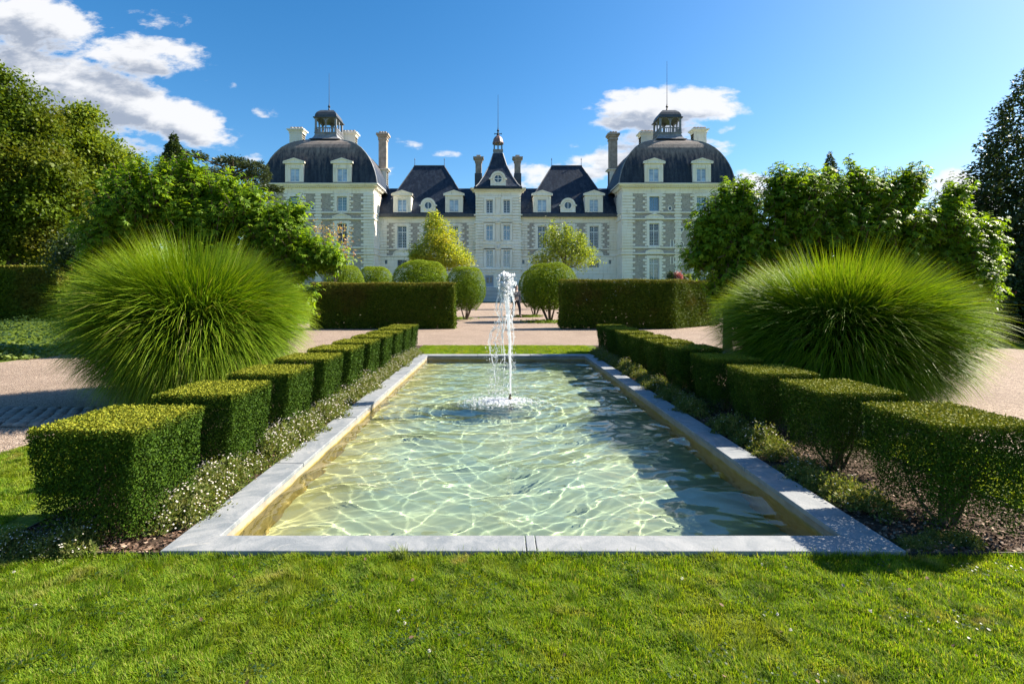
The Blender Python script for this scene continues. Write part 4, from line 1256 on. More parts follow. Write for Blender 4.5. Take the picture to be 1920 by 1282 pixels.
def tower(s):
    Y = YT; dep = 9.6; cxm = xx(334, Y, s); yc = Y + dep / 2
    X = lambda u: xx(u, Y, s)
    Z = lambda p: fz(p, Y)
    ux = lambda px: 934 - px
    x_out, x_in = X(434), X(234)
    wins = {}
    cols = [(ux(544), ux(562)), (ux(632.5), ux(651))]
    ops = []
    for a, b in cols:
        for p0, p1 in ((369, 396), (419, 461), (484, 530)): ops.append(rect(a, b, p0, p1, Y, s))
    m_ = MB(); wall_front(m_, x_out, x_in, -.3, Z(357), Y, ops, .35); shell(m_, x_out, x_in, -.3, Z(357), Y, Y + dep)
    tw = m_.build("tower_wall", M['rubble'], ch); tw['label'] = ("left" if s < 0 else "right") + " tower wall of grey rubble panels"
    # corner stones, pale inner flank and middle chain
    zb, ztop = 0.0, Z(363)
    def colm(u0, u1, tl, tr, y1=None, z1=ztop, name="quoin_chain"):
        q = MB(); a, b = X(u0), X(u1)
        if a > b: a, b = b, a; tl, tr = tr, tl
        courses(q, a, b, zb, z1, Y, .50, .14, .22, tl=tl, tr=tr, y1=y1)
        q.box(a, b, Y - .02, Y + .01, zb, z1)
        o = q.build(name, M['stone'], ch); o['kind'] = 'stuff'
    colm(434, 424, 0, .4)
    # inner corner wraps along the side of the tower
    q = MB(); a, b = X(252), X(234)
    lo, hi = (a, b + .18) if a < b else (b - .18, a)
    n = round((ztop - zb) / .50); hh = (ztop - zb) / n
    for i in range(n):
        e = .42 if i % 2 else 0
        xa, xb = (lo - e, hi) if s < 0 else (lo, hi + e)
        q.box(xa, xb, Y - .22, YW + .02, zb + i * hh + .07, zb + (i + 1) * hh - .07)
    q.box(lo + (.0 if s < 0 else .04), hi - (.04 if s < 0 else .0), Y - .02, YW, zb, ztop)
    q.build("quoin_chain", M['stone'], ch)['kind'] = 'stuff'
    colm(ux(592), ux(602), .18, .18)
    for k, (a, b) in enumerate(cols):
        for j, (p0, p1) in enumerate(((369, 396), (419, 461), (484, 530))):
            r = rect(a, b, p0, p1, Y, s)
            gl = {0: 'glass_sky_tint' if (k == 0) else 'glass_teal', 1: 'glass', 2: 'glass_teal'}[j]
            if s > 0 and j == 0: gl = 'glass_sky_tint' if k == 1 else 'glass_teal'
            w = window(ch, r, Y, 4, [5, 7, 8][j], gl, 'greyblue' if gl == 'glass_sky_tint' else 'white', [None, .66, .78][j], fw=.12)
            surround(w, r, Y, .42, .38)
            cx = (r[0] + r[1]) / 2; hw = (r[1] - r[0]) / 2 + .75
            if j == 1: pediment(w, cx, hw, Z(410.5), Z(402), Y, 'tri')
            if j == 2: pediment(w, cx, hw, Z(476.5), Z(469), Y, 'arc')
            if j == 0:
                g_ = MB(); garland(g_, cx, Z(361), Y, 1.1); g_.box(cx - 1.6, cx + 1.6, Y - .1, Y + .02, Z(364), Z(363) - .003); g_.build("carved_garland", M['stone'], w)["kind"] = "stuff"
    band(ch, x_out, x_in, Z(363), Z(357), Y, .06, YW, "frieze")
    for p0, p1, o in ((400, 397.6, .3), (412, 409.5, .34), (465.5, 463, .3), (477, 474.8, .36)):
        band(ch, x_out, x_in, Z(p0), Z(p1), Y, o, YW + .5)
    cornice(ch, x_out, x_in, Z(357) + .003, Z(345.5), Y, 1.0, YW + 1.2)
    # little round and slit windows
    small = [(587, 390, 2.6, 3.2)] if s < 0 else [(612, 391, 2.6, 3.2), (591, 430, 2.6, 4), (591, 458, 2.6, 4)]
    for px, py, rx, ry in small:
        q = MB(); cx, cz = xx(ux(px), Y, s), Z(py); rz_ = ry * Y / 960
        q.prism([(cx + rz_ * .85 * math.cos(2 * math.pi * i / 14), cz + rz_ * math.sin(2 * math.pi * i / 14)) for i in range(14)], Y - .04, Y - .003)
        w = q.build("oval_window", M['glass'], ch)
        q = MB(); q.ring(cx, cz, rz_, rz_ * 1.55, Y - .12, Y - .006, 16, .85); q.build("stone_ring", M['stone'], w)
    if s > 0:
        for py0, py1 in ((451, 463), (483, 494)):
            q = MB(); x = xx(ux(608), Y, s); q.box(x - .13, x + .13, Y - .03, Y - .003, Z(py1), Z(py0)); w = q.build("slit_window", M['glass'], ch)
            q = MB(); q.box(x - .30, x - .135, Y - .06, Y - .004, Z(py1) - .2, Z(py0) + .2); q.box(x + .135, x + .30, Y - .06, Y - .004, Z(py1) - .2, Z(py0) + .2); q.build("stone_ring", M['stone'], w)
    # dome roof: four curved faces
    ze, zt = fz(345.5, Y - .9), fz(262.5, yc - 2.3)
    a0, b0 = abs(x_in - x_out) / 2 + .8, dep / 2 + .5
    a1, b1 = 28 * yc / 960, 2.3
    prof = [(0, 1.0), (.06, .992), (.16, .978), (.3, .945), (.42, .905), (.54, .852), (.66, .782), (.78, .69), (.86, .60), (.92, .50), (.965, .38), (1, .26)]
    a_l = [a0 * f for _, f in prof]; a_l[-1] = a1
    m_ = MB(); rings = []
    NS = 8
    for (t, f), a in zip(prof, a_l):
        k = (a - a1) / (a0 - a1); bb = b1 + (b0 - b1) * k ** .9 if k > 0 else b1
        z = ze + (zt - ze) * t; ring_ = []
        cs = [(-a, -bb), (a, -bb), (a, bb), (-a, bb)]
        for i in range(4):
            p, q = cs[i], cs[(i + 1) % 4]
            for j in range(NS): ring_.append((cxm + p[0] + (q[0] - p[0]) * j / NS, yc + p[1] + (q[1] - p[1]) * j / NS, z))
        rings.append(ring_)
    n = 4 * NS; vs = [p for r_ in rings for p in r_]
    fs = [(j * n + i, j * n + (i + 1) % n, (j + 1) * n + (i + 1) % n, (j + 1) * n + i) for j in range(len(rings) - 1) for i in range(n)]
    fs.append(tuple((len(rings) - 1) * n + i for i in range(n))); m_.add(vs, fs)
    dome = m_.build("dome_roof", M['slate_dome'], ch)
    m_ = MB()   # lead hips and gutter
    for cx_, cy_ in ((-1, -1), (1, -1), (1, 1), (-1, 1)):
        pts = []
        for (t, f), a in zip(prof, a_l):
            k = (a - a1) / (a0 - a1); bb = b1 + (b0 - b1) * k ** .9 if k > 0 else b1
            pts.append((cxm + cx_ * a, yc + cy_ * bb, ze + (zt - ze) * t))
        m_.tube(pts, .10, 5)
    m_.box(cxm - a0 - .12, cxm + a0 + .12, yc - b0 - .12, yc - b0 + .05, ze - .06, ze + .10)
    m_.box(cxm + s * -a0 - .1, cxm + s * -a0 + .1, yc - b0, yc + b0, ze - .06, ze + .10)
    m_.build("roof_ridge", M['lead'], dome)
    # dormers
    for u0, u1, wu0, wu1 in ((ux(535), ux(569), ux(544), ux(561.5)), (ux(624.5), ux(659), ux(632.5), ux(651))):
        yd = Y - .72
        body = rect(u0, u1, 307, 341.5, yd, s); r = rect(wu0, wu1, 316, 340.5, yd, s)
        dormer(ch, r, yd, 3.4, fz(298.5, yd), body, 'curtain')
    # small roof hatch
    q = MB(); x = xx(ux(585), Y, s); q.box(x - .35, x + .35, Y - .35, Y + .8, fz(336, Y), fz(328.5, Y)); q.build("roof_hatch", M['lead'], ch)
    # lantern
    hw = 20.3 * (yc - 2) / 960; k = yc
    Zc = lambda p: fz(p, yc - hw)
    m_ = MB()
    pr = [(1.42, 262.5), (1.2, 260), (1.08, 256.5), (1.0, 252), (1.0, 249)]
    rings = []
    for f, p in pr:
        z = Zc(p); rings += [(cxm - hw * f, yc - hw * f, z), (cxm + hw * f, yc - hw * f, z), (cxm + hw * f, yc + hw * f, z), (cxm - hw * f, yc + hw * f, z)]
    m_.add(rings, [(4 * j + i, 4 * j + (i + 1) % 4, 4 * j + 4 + (i + 1) % 4, 4 * j + 4 + i) for j in range(len(pr) - 1) for i in range(4)] + [(16, 17, 18, 19)])
    m_.box(cxm - hw - .1, cxm + hw + .1, yc - hw - .1, yc + hw + .1, Zc(249.5), Zc(248))
    lan = m_.build("lantern", M['lead'], ch)
    for i in range(3):
        for j in range(3):
            if i == 1 and j == 1: continue
            x, y = cxm - hw + .15 + i * (hw - .15), yc - hw + .15 + j * (hw - .15)
            m_ = MB(); e = .15 if (i != 1 and j != 1) else .10
            m_.box(x - e, x + e, y - e, y + e, Zc(248), Zc(221)); m_.build("column", M['lead'], lan)
    m_ = MB()
    for sx_, sy_ in ((0, -1), (0, 1), (1, 0), (-1, 0)):
        for t in np.linspace(-hw, hw, 13):
            x, y = (cxm + t, yc + sy_ * (hw - .12)) if sx_ == 0 else (cxm + sx_ * (hw - .12), yc + t)
            m_.box(x - .06, x + .06, y - .06, y + .06, Zc(248), Zc(240))
        if sx_ == 0: m_.box(cxm - hw, cxm + hw, yc + sy_ * (hw - .12) - .1, yc + sy_ * (hw - .12) + .1, Zc(240) + .002, Zc(238.6))
        else: m_.box(cxm + sx_ * (hw - .12) - .1, cxm + sx_ * (hw - .12) + .1, yc - hw + .25, yc + hw - .25, Zc(240) + .002, Zc(238.6))
    m_.build("balustrade", M['lead'], lan)
    m_ = MB()   # arches under the roof
    for sx_, sy_ in ((0, -1), (0, 1), (1, 0), (-1, 0)):
        for c in (-.5, .5):
            nn = 8; rr = hw * .42
            for i in range(nn):
                a, b = math.pi * i / nn, math.pi * (i + 1) / nn
                t0, t1 = c * hw + rr * math.cos(a), c * hw + rr * math.cos(b)
                z0_, z1_ = Zc(229) + rr * 1.0 * math.sin(a), Zc(229) + rr * 1.0 * math.sin(b)
                top = Zc(219)
                if sx_ == 0: P = [(cxm + t0, z0_), (cxm + t0, top), (cxm + t1, top), (cxm + t1, z1_)]; yy = yc + sy_ * (hw - .12); m_.prism(P, yy - .08, yy + .08)
                else:
                    xx_ = cxm + sx_ * (hw - .12)
                    m_.hexa([(xx_ - .08, yc + t0, z0_), (xx_ + .08, yc + t0, z0_), (xx_ + .08, yc + t1, z1_), (xx_ - .08, yc + t1, z1_), (xx_ - .08, yc + t0, top), (xx_ + .08, yc + t0, top), (xx_ + .08, yc + t1, top), (xx_ - .08, yc + t1, top)])
    m_.build("arch", M['lead'], lan)
    m_ = MB()
    pr = [(1.13, 221), (1.13, 219.4), (1.02, 218.8), (.98, 214), (.86, 209), (.66, 205), (.58, 203.6), (.3, 202.8), (.1, 201)]
    rings = []
    for f, p in pr:
        z = Zc(p); rings += [(cxm - hw * f, yc - hw * f, z), (cxm + hw * f, yc - hw * f, z), (cxm + hw * f, yc + hw * f, z), (cxm - hw * f, yc + hw * f, z)]
    nr = len(pr)
    m_.add(rings, [(3, 2, 1, 0)] + [(4 * j + i, 4 * j + (i + 1) % 4, 4 * j + 4 + (i + 1) % 4, 4 * j + 4 + i) for j in range(nr - 1) for i in range(4)] + [(4 * nr - 4, 4 * nr - 3, 4 * nr - 2, 4 * nr - 1)])
    m_.build("lantern_roof", M['lead_dark'], lan)
    spire_rod(lan, cxm, yc, Zc(202), fz(138 if s < 0 else 115, yc))
    # tower chimneys behind the dome
    for a, b, pt in ((ux(543), ux(567), 243), (ux(642), ux(666), 249)):
        Yk = Y + dep - 1.6
        x0, x1 = sorted((xx(a, Yk, s), xx(b, Yk, s)))
        chimney(ch, x0, x1, Yk, Yk + 1.5, fz(300, Yk), fz(pt + 7, Yk), fz(pt - 1, Yk), 'stone', 4)
    # tall chimney between tower and wing
    Yk = YT + dep - 1.0
    x0, x1 = sorted((xx(ux(709.5), Yk, s), xx(ux(725), Yk, s)))
    chimney(ch, x0, x1, Yk, Yk + 1.5, fz(380, Yk), fz(321, Yk), fz(317, Yk), 'stone', 1)
    chimney(ch, x0 + .05, x1 - .05, Yk + .06, Yk + 1.4, fz(317, Yk) + .3, fz(262, Yk), fz(250, Yk), 'brick', 3)
tower(-1); tower(1)

def wing(s):
    Y = YW
    X = lambda u: xx(u, Y, s); Z = lambda p: fz(p, Y); ux = lambda px: 934 - px
    xa, xb = X(229), X(40)
    wp = [(745.5, 763), (794, 811.5), (842.5, 860)]
    ops = [rect(ux(a), ux(b), 424, 465.5, Y, s) for a, b in wp] + [rect(ux(a), ux(b), 486, 504, Y, s) for a, b in wp]
    sm = [rect(ux(722), ux(726.5), 486, 497.5, Y, s), rect(ux(884.5), ux(889), 486, 497.5, Y, s)]
    m_ = MB(); wall_front(m_, xa, xb, -.3, Z(411), Y, ops + sm, .35); shell(m_, xa, xb, -.3, Z(411), Y, Y + 11)
    m_.build("wing_wall", M['rubble'], ch)['label'] = ("left" if s < 0 else "right") + " wing wall of grey rubble and limestone"
    def cl(p0, p1, tl, tr, z0, z1, avoid=()):
        q = MB(); a, b = X(ux(p0)), X(ux(p1))
        if a > b: a, b = b, a; tl, tr = tr, tl
        courses(q, a, b, z0, z1, Y, .50, .14, .22, tl=tl, tr=tr, avoid=avoid); 
        if not avoid: q.box(a, b, Y - .015, Y + .01, z0, z1)
        q.build("quoin_chain", M['stone'], ch)['kind'] = 'stuff'
    zlo, zhi = Z(480), Z(418)
    cl(706, 725.5, 0, .35, zlo, zhi); cl(879, 893, .35, 0, zlo, zhi)
    # smooth limestone basement
    q = MB(); courses(q, xa, xb, 0, zlo - .15, Y, .62, .10, .2, avoid=[(o[0] - .02, o[1] + .02, o[2], o[3]) for o in ops[3:] + sm]); 
    wall_front(q, xa, xb, 0, zlo - .15, Y - .05, ops[3:] + sm, .1)
    q.build("basement_facing", M['stone'], ch)
    for i, r in enumerate(ops[:3]):
        w = window(ch, r, Y, 4, 8, 'glass', 'white', .72, fw=.12); surround(w, r, Y, .42, .34)
        pediment(w, (r[0] + r[1]) / 2, (r[1] - r[0]) / 2 + .8, Z(479.5), Z(470), Y, 'arc')
        g_ = MB(); garland(g_, (r[0] + r[1]) / 2, Z(415.5), Y, 1.2); g_.build("carved_garland", M['stone'], w)["kind"] = "stuff"
    for r in ops[3:]: window(ch, r, Y, 4, 4, 'glass', 'greyblue', None)
    for r in sm: window(ch, r, Y, 1, 3, 'glass', 'greyblue', None, fw=.05)
    band(ch, xa, xb, Z(418), Z(411), Y, .05, None, "frieze")
    for p0, p1, o in ((468, 466, .3), (481.5, 479.5, .36)): band(ch, xa, xb, Z(p0), Z(p1), Y, o)
    cornice(ch, xa, xb, Z(411) + .003, Z(402.5), Y, .85)
    # roofs
    yr = Y + 6; ze = fz(402, Y - .8); zr = fz(353.5, yr); ye = Y - .8
    m_ = MB()
    m_.quad((xa, ye, ze), (xb, ye, ze), (xb, yr, zr), (xa, yr, zr)); m_.quad((xb, yr, zr), (xb, Y + 12, ze), (xa, Y + 12, ze), (xa, yr, zr))
    m_.quad((xa, ye, ze), (xa, ye, ze - .4), (xb, ye, ze - .4), (xb, ye, ze))
    rf = m_.build("wing_roof", M['slate'], ch)
    m_ = MB(); a, b = sorted((X(221), X(43))); yt = Y + 5.6
    c0, c1 = sorted((xx(156.5, yt, s), xx(101, yt, s))); zt = fz(311.5, yt)
    lo = [(a, ye + .01, ze + .02), (b, ye + .01, ze + .02), (b, Y + 12, ze + .02), (a, Y + 12, ze + .02)]; hi = [(c0, yt, zt), (c1, yt, zt), (c1, yt + 1.2, zt), (c0, yt + 1.2, zt)]
    mid = []
    for l, h_ in zip(lo, hi): mid.append((l[0] + (h_[0] - l[0]) * .30, l[1] + (h_[1] - l[1]) * .34, l[2] + (h_[2] - l[2]) * .29))
    m_.add(lo + mid + hi, [(4 * j + i, 4 * j + (i + 1) % 4, 4 * j + 4 + (i + 1) % 4, 4 * j + 4 + i) for j in range(2) for i in range(4)] + [(8, 9, 10, 11)])
    pav = m_.build("pavilion_roof", M['slate'], ch)
    m_ = MB()
    for i in range(4): m_.tube([mid[i], hi[i]], .09, 5)
    m_.box(c0 - .1, c1 + .1, yt - .12, yt + 1.3, zt - .05, zt + .12)
    m_.box(min(xa, xb), max(xa, xb), ye - .1, ye + .08, ze - .45, ze + .1)
    m_.build("roof_ridge", M['lead_dark'], pav)
    for x in (c0, c1):
        m_ = MB(); m_.lathe([(.12, zt), (.05, zt + .3), (.04, zt + 1.2), (.09, zt + 1.3), (.02, zt + 1.6)], x, yt + .3, 6); m_.build("finial", M['iron'], pav)
    for u0, u1, w0, w1 in ((ux(737.5), ux(771), ux(746), ux(762.5)), (ux(835), ux(868), ux(843), ux(860))):
        yd = Y - .5
        dormer(ch, rect(w0, w1, 374, 397, yd, s), yd, 4.2, fz(358.5, yd), rect(u0, u1, 367, 398.5, yd, s), 'curtain')
    yd = Y - .5; oculus_dormer(ch, xx(ux(803), yd, s), fz(385.5, yd), 6.4 * yd / 960, 12.8 * yd / 960, fz(398.5, yd), yd, 4.0, 'v')
wing(-1); wing(1)

def middle():
    Y = YC; X = lambda px: AX + (px - 934) * Y / 960; Z = lambda p: fz(p, Y)
    xa, xb = X(892), X(976.5)
    cols = [(911.5, 924.5), (943.8, 956.8)]; rows = [(375, 400), (422, 450.5), (469, 501)]
    ops = [(X(a), X(b), Z(q), Z(p)) for a, b in cols for p, q in rows]
    door = (X(910), X(925.5), Z(538), Z(516)); door2 = (X(942.5), X(958), Z(538), Z(516))
    m_ = MB(); wall_front(m_, xa, xb, -.3, Z(363), Y, ops + [door, door2], .35); shell(m_, xa, xb, -.3, Z(363), Y, Y + 9)
    m_.build("pavilion_wall", M['stone'], ch)
    mar = [(o[0] - .45, o[1] + .45, o[2] - .1, o[3] + .45) for o in ops]
    q = MB(); pier = (X(930), X(938.5), Z(512), Z(372))
    courses(q, xa, xb, Z(512), Z(367), Y, .50, .14, .22, avoid=mar + [pier])
    q.build("rustication", M['stone'], ch)
    q = MB(); courses(q, xa, xb, 0, Z(512) - .1, Y, .62, .10, .2, avoid=[door, door2]); q.build("basement_facing", M['stone'], ch)
    q = MB(); q.box(pier[0], pier[1], Y - .05, Y + .01, pier[2], pier[3]); q.build("smooth_pier", M['stone'], ch)
    for i, r in enumerate(ops):
        k = i % 3
        w = window(ch, r, Y, 4, [5, 4, 5][k], ['glass', 'glass_sky_tint', 'glass_sky_tint'][k], 'white', [None, .66, .72][k], fw=.11); surround(w, r, Y, .38, 0, .3)
        cx = (r[0] + r[1]) / 2; hw = (r[1] - r[0]) / 2 + .7
        if k == 1: pediment(w, cx, hw, Z(416.5), Z(410.5), Y, 'tri')
        if k == 2: pediment(w, cx, hw, Z(465.5), Z(459.5), Y, 'arc')
        if k == 0: g_ = MB(); garland(g_, cx, Z(367), Y, .8); g_.build("carved_garland", M['stone'], w)["kind"] = "stuff"
    for d in (door, door2):
        q = MB(); q.box(d[0], d[1], Y + .15, Y + .25, d[2], d[3]); dd = q.build("door", M['door'], ch)
        w_ = d[1] - d[0]; r = (d[0] + .16 * w_, d[1] - .16 * w_, Z(530), Z(519)); window(dd, r, Y - .10, 4, 4, 'glass', 'greyblue', None, fw=.05)
    band(ch, xa, xb, Z(367), Z(363), Y, .06, None, "frieze")
    for p0, p1, o in ((404, 402, .3), (419, 417, .3), (454, 452.5, .28), (467.5, 465.8, .3), (506, 503.5, .34)): band(ch, xa, xb, Z(p0), Z(p1), Y, o, Y + 1.3)
    cornice(ch, xa, xb, Z(363) + .003, Z(353.5), Y, .9, Y + 1.2)
    # pyramid roof
    ye = Y - .8; yc = Y + 4.3; ze = fz(352, ye); zt = fz(288, yc - .9)
    m_ = MB(); a, b = AX + (890 - 934) * ye / 960, AX + (978 - 934) * ye / 960
    prof = [(0, 1.0), (.12, .84), (.35, .62), (.65, .385), (1, .212)]
    hw0, hd0 = (b - a) / 2, yc - ye
    vs = []; 
    for t, f in prof:
        z = ze + (zt - ze) * t; hx, hy = hw0 * f * (1), hd0 * f
        vs += [(AX - hx, yc - hy, z), (AX + hx, yc - hy, z), (AX + hx, yc + hy, z), (AX - hx, yc + hy, z)]
    m_.add(vs, [(4 * j + i, 4 * j + (i + 1) % 4, 4 * j + 4 + (i + 1) % 4, 4 * j + 4 + i) for j in range(4) for i in range(4)] + [(16, 17, 18, 19)])
    m_.box(a - .1, b + .1, ye - .12, ye + .1, ze - .2, ze + .22)
    rf = m_.build("pyramid_roof", M['slate'], ch)
    m_ = MB()
    for i in range(4): m_.tube([vs[4 * j + i] for j in range(5)], .09, 5)
    m_.build("roof_ridge", M['lead'], rf)
    yd = Y - .45; oculus_dormer(ch, AX, fz(335.5, yd), 6.9 * yd / 960, 13 * yd / 960, fz(348.5, yd), yd, 4, 'x')
    Zl = lambda p: fz(p, yc - .8); h = 8.3 * yc / 960
    m_ = MB(); m_.box(AX - h, AX + h, yc - h, yc + h, Zl(289), Zl(280)); m_.box(AX - h - .1, AX + h + .1, yc - h - .1, yc + h + .1, Zl(281.5), Zl(280.2))
    lan = m_.build("lantern", M['lead'], ch)
    for sx_ in (-1, 0, 1):
        for sy_ in (-1, 1):
            if sx_ == 0 and sy_ == 1: continue
            m_ = MB(); x, y = AX + sx_ * (h - .12), yc + sy_ * (h - .12); m_.box(x - .11, x + .11, y - .11, y + .11, Zl(280), Zl(267)); m_.build("column", M['lead_dark'], lan)
    m_ = MB(); m_.lathe([(h * 1.32, Zl(268)), (h * 1.36, Zl(266)), (h * 1.22, Zl(264.5)), (h * 1.12, Zl(260)), (h * .8, Zl(255.5)), (h * .35, Zl(252.5)), (.12, Zl(250.5))], AX, yc, 8, math.pi / 8); m_.build("lantern_roof", M['copper'], lan)
    spire_rod(lan, AX, yc, Zl(251.5), fz(178, yc))
    m_ = MB(); zc = Zl(248.7); m_.box(AX - .55, AX + .55, yc - .04, yc + .04, zc - .05, zc + .05)
    m_.ring(AX, zc, .16, .25, yc - .03, yc + .03, 10)
    for sg in (-1, 1): m_.box(AX + sg * .6 - .08, AX + sg * .6 + .08, yc - .05, yc + .05, zc - .12, zc + .12)
    m_.build("iron_cross", M['iron'], lan)
    for s in (-1, 1):
        Yk = Y + 6.5; x0, x1 = sorted((xx(42.3, Yk, s), xx(31, Yk, s)))
        chimney(ch, x0, x1, Yk, Yk + 1.1, fz(325, Yk), fz(304, Yk), fz(294.5, Yk), 'brick', 1)
        x0, x1 = sorted((xx(43.5, Yk, s), xx(30, Yk, s)))
        m_ = MB(); m_.box(x0, x1, Yk - .5, Yk + 1.4, fz(352, Yk), fz(326, Yk)); m_.build("chimney_base", M['lead_dark'], ch)
middle()

# the flight of steps before the doors
st = thing("entrance_steps", (AX, 87.5, 0), "wide grey stone steps rising to the chateau door", "stairs")
nst = 11; zt = fz(538.5, YC)
for i in range(nst):
    m_ = MB(); z0 = zt * i / nst; z1 = zt * (i + 1) / nst
    y0 = 86.8 + i * .30
    m_.box(AX - 2.6, AX + 2.6, y0, YC - .23 if i == nst - 1 else y0 + .33, z1 - .075, z1)
    m_.cur = 1
    m_.box(AX - 2.57, AX + 2.57, y0 + .07, YC - .26, max(z0 - .01, -.04), z1 - .078)
    m_.build("step", [M['stone'], M['step']], st)  # pale nosings over darker risers imitate sky light on the treads
for sg in (-1, 1):
    m_ = MB(); m_.box(AX + sg * 2.66 - .0, AX + sg * 3.0, 86.6, YC - .24, -.05, .5); 
    m_.prism([(0, 0), (1, 0), (1, 1)], 0, 0.001) if False else None
    m_.build("stair_wall", M['step'], st)

# ================================================================== hedges and trees
def A(px, Y): return (px - 933) * Y / 960
def Zp(py, Y): return H - (py - 553) * Y / 960

def leaf_obj(par, name, P, N, L, size, tmpl, mat, tint=None, local=False):
    me = leaves(name, P, N, L, size, tmpl, mat, tint)
    o = link(bpy.data.objects.new(name, me)); child(o, par, not local); return o

def hedge(path, w, h, dens, lsz, label, group, seed, gap=.03):
    """path: list of (x,y) of the near face, thickness w to the left of the direction of travel"""
    r = np.random.default_rng(seed)
    t = thing("hedge", (path[0][0], path[0][1], 0), label, "hedge", group)
    P = []; N = []; T = []
    fill = MB()
    inner = []
    for (a, b) in zip(path[:-1], path[1:]):
        a = np.array(a, float); b = np.array(b, float); L = np.linalg.norm(b - a); d = (b - a) / L; n = np.array([d[1], -d[0]])   # towards the viewer
        def face(cnt, side):
            s = r.uniform(0, L, cnt); z = r.uniform(.03, h, cnt); dep = np.abs(r.normal(0, .035, cnt)) - .008
            lump = .035 * np.sin(s * 1.9 + seed) + .025 * np.sin(s * 4.3 + z * 3) + .02 * np.sin(z * 5 + s)
            off = (0 if side > 0 else -w) + side * (lump - dep)
            xy = a + d * s[:, None] + n * off[:, None]
            ok = r.random(cnt) > gap * (np.sin(s * 3.1 + z * 2) > .3) * 2
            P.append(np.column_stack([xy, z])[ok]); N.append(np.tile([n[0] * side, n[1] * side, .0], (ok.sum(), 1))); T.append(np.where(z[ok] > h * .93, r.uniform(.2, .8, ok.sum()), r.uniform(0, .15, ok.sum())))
        face(int(L * h * dens), 1); face(int(L * h * dens * .35), -1)
        c = int(L * w * dens * 1.3); s = r.uniform(0, L, c); k = r.uniform(0, w, c)
        xy = a + d * s[:, None] - n * k[:, None]
        P.append(np.column_stack([xy, h + r.normal(0, .012, c) + .012 * np.sin(s * 3)])); N.append(np.tile([0, 0, 1.], (c, 1))); T.append(r.uniform(.3, 1, c))
        inner.append((a, b, d, n, L))
    for (pt, d, sg) in ((path[0], inner[0][2], -1), (path[-1], inner[-1][2], 1)):
        n = np.array([d[1], -d[0]]); c = int(w * h * dens); k = r.uniform(0, w, c); z = r.uniform(.03, h, c)
        xy = np.array(pt) - n * k[:, None] + d * sg * (-np.abs(r.normal(0, .03, c)) + .02 * np.sin(z * 6))[:, None]
        P.append(np.column_stack([xy, z])); N.append(np.tile([d[0] * sg, d[1] * sg, 0.], (c, 1))); T.append(r.uniform(0, .4, c))
    P = np.concatenate(P); N = np.concatenate(N); T = np.concatenate(T)
    Nn = unit(N * .8 + rdir(len(P)) * .8); Ld = N * .4 + rdir(len(P)) + [0, 0, .3]
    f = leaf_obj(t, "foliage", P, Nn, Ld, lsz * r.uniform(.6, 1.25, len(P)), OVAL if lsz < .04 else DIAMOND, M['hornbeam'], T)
    m_ = MB()
    for a, b, d, n, L in inner:       # woody inside: many stems plus dense twigs
        for s in np.arange(.15, L, .28):
            p = a + d * s - n * (w * .5)
            m_.tube([(p[0], p[1], -.02), (p[0] + r.normal(0, .05), p[1] + r.normal(0, .05), h * .5), (p[0] + r.normal(0, .1), p[1] + r.normal(0, .1), h * .92)], [.03, .022, .008], 5)
    m_.build("stem", M['wood'], t)
    # inner leaves so that nothing shines through
    c = int(sum(i[4] for i in inner) * h * dens * .75); Q = []
    for a, b, d, n, L in inner:
        k = int(c * L / sum(i[4] for i in inner)); Q.append(np.column_stack([a + d * r.uniform(0, L, k)[:, None] - n * r.uniform(.08, w - .08, k)[:, None], r.uniform(.02, h - .05, k)]))
    Q = np.concatenate(Q)
    leaf_obj(t, "inner_foliage", Q, rdir(len(Q)), rdir(len(Q)), lsz * 3, DIAMOND, M['hornbeam'], np.zeros(len(Q)))
    return t
hedge([(-6.7, 18.3), (-1.55, 18.3)], .8, 1.64, 2700, .040, "dark clipped hedge wall at the left of the path opening, behind the left box row", "clipped hedge walls", 1)
hedge([(2.27, 18.3), (6.33, 18.3), (9.0, 20.7)], .8, 1.75, 2500, .040, "clipped hedge wall at the right of the path opening with a sunlit bend", "clipped hedge walls", 2)
hedge([(-34, 24), (-20.6, 24)], 1.2, 2.55, 900, .09, "tall dark hedge at the far left edge below the big trees", "clipped hedge walls", 3)
hedge([(-20.3, 27.5), (-14, 27.5)], 1.2, 2.55, 900, .09, "dull golden hedge beyond the left ornamental grass", "clipped hedge walls", 4)

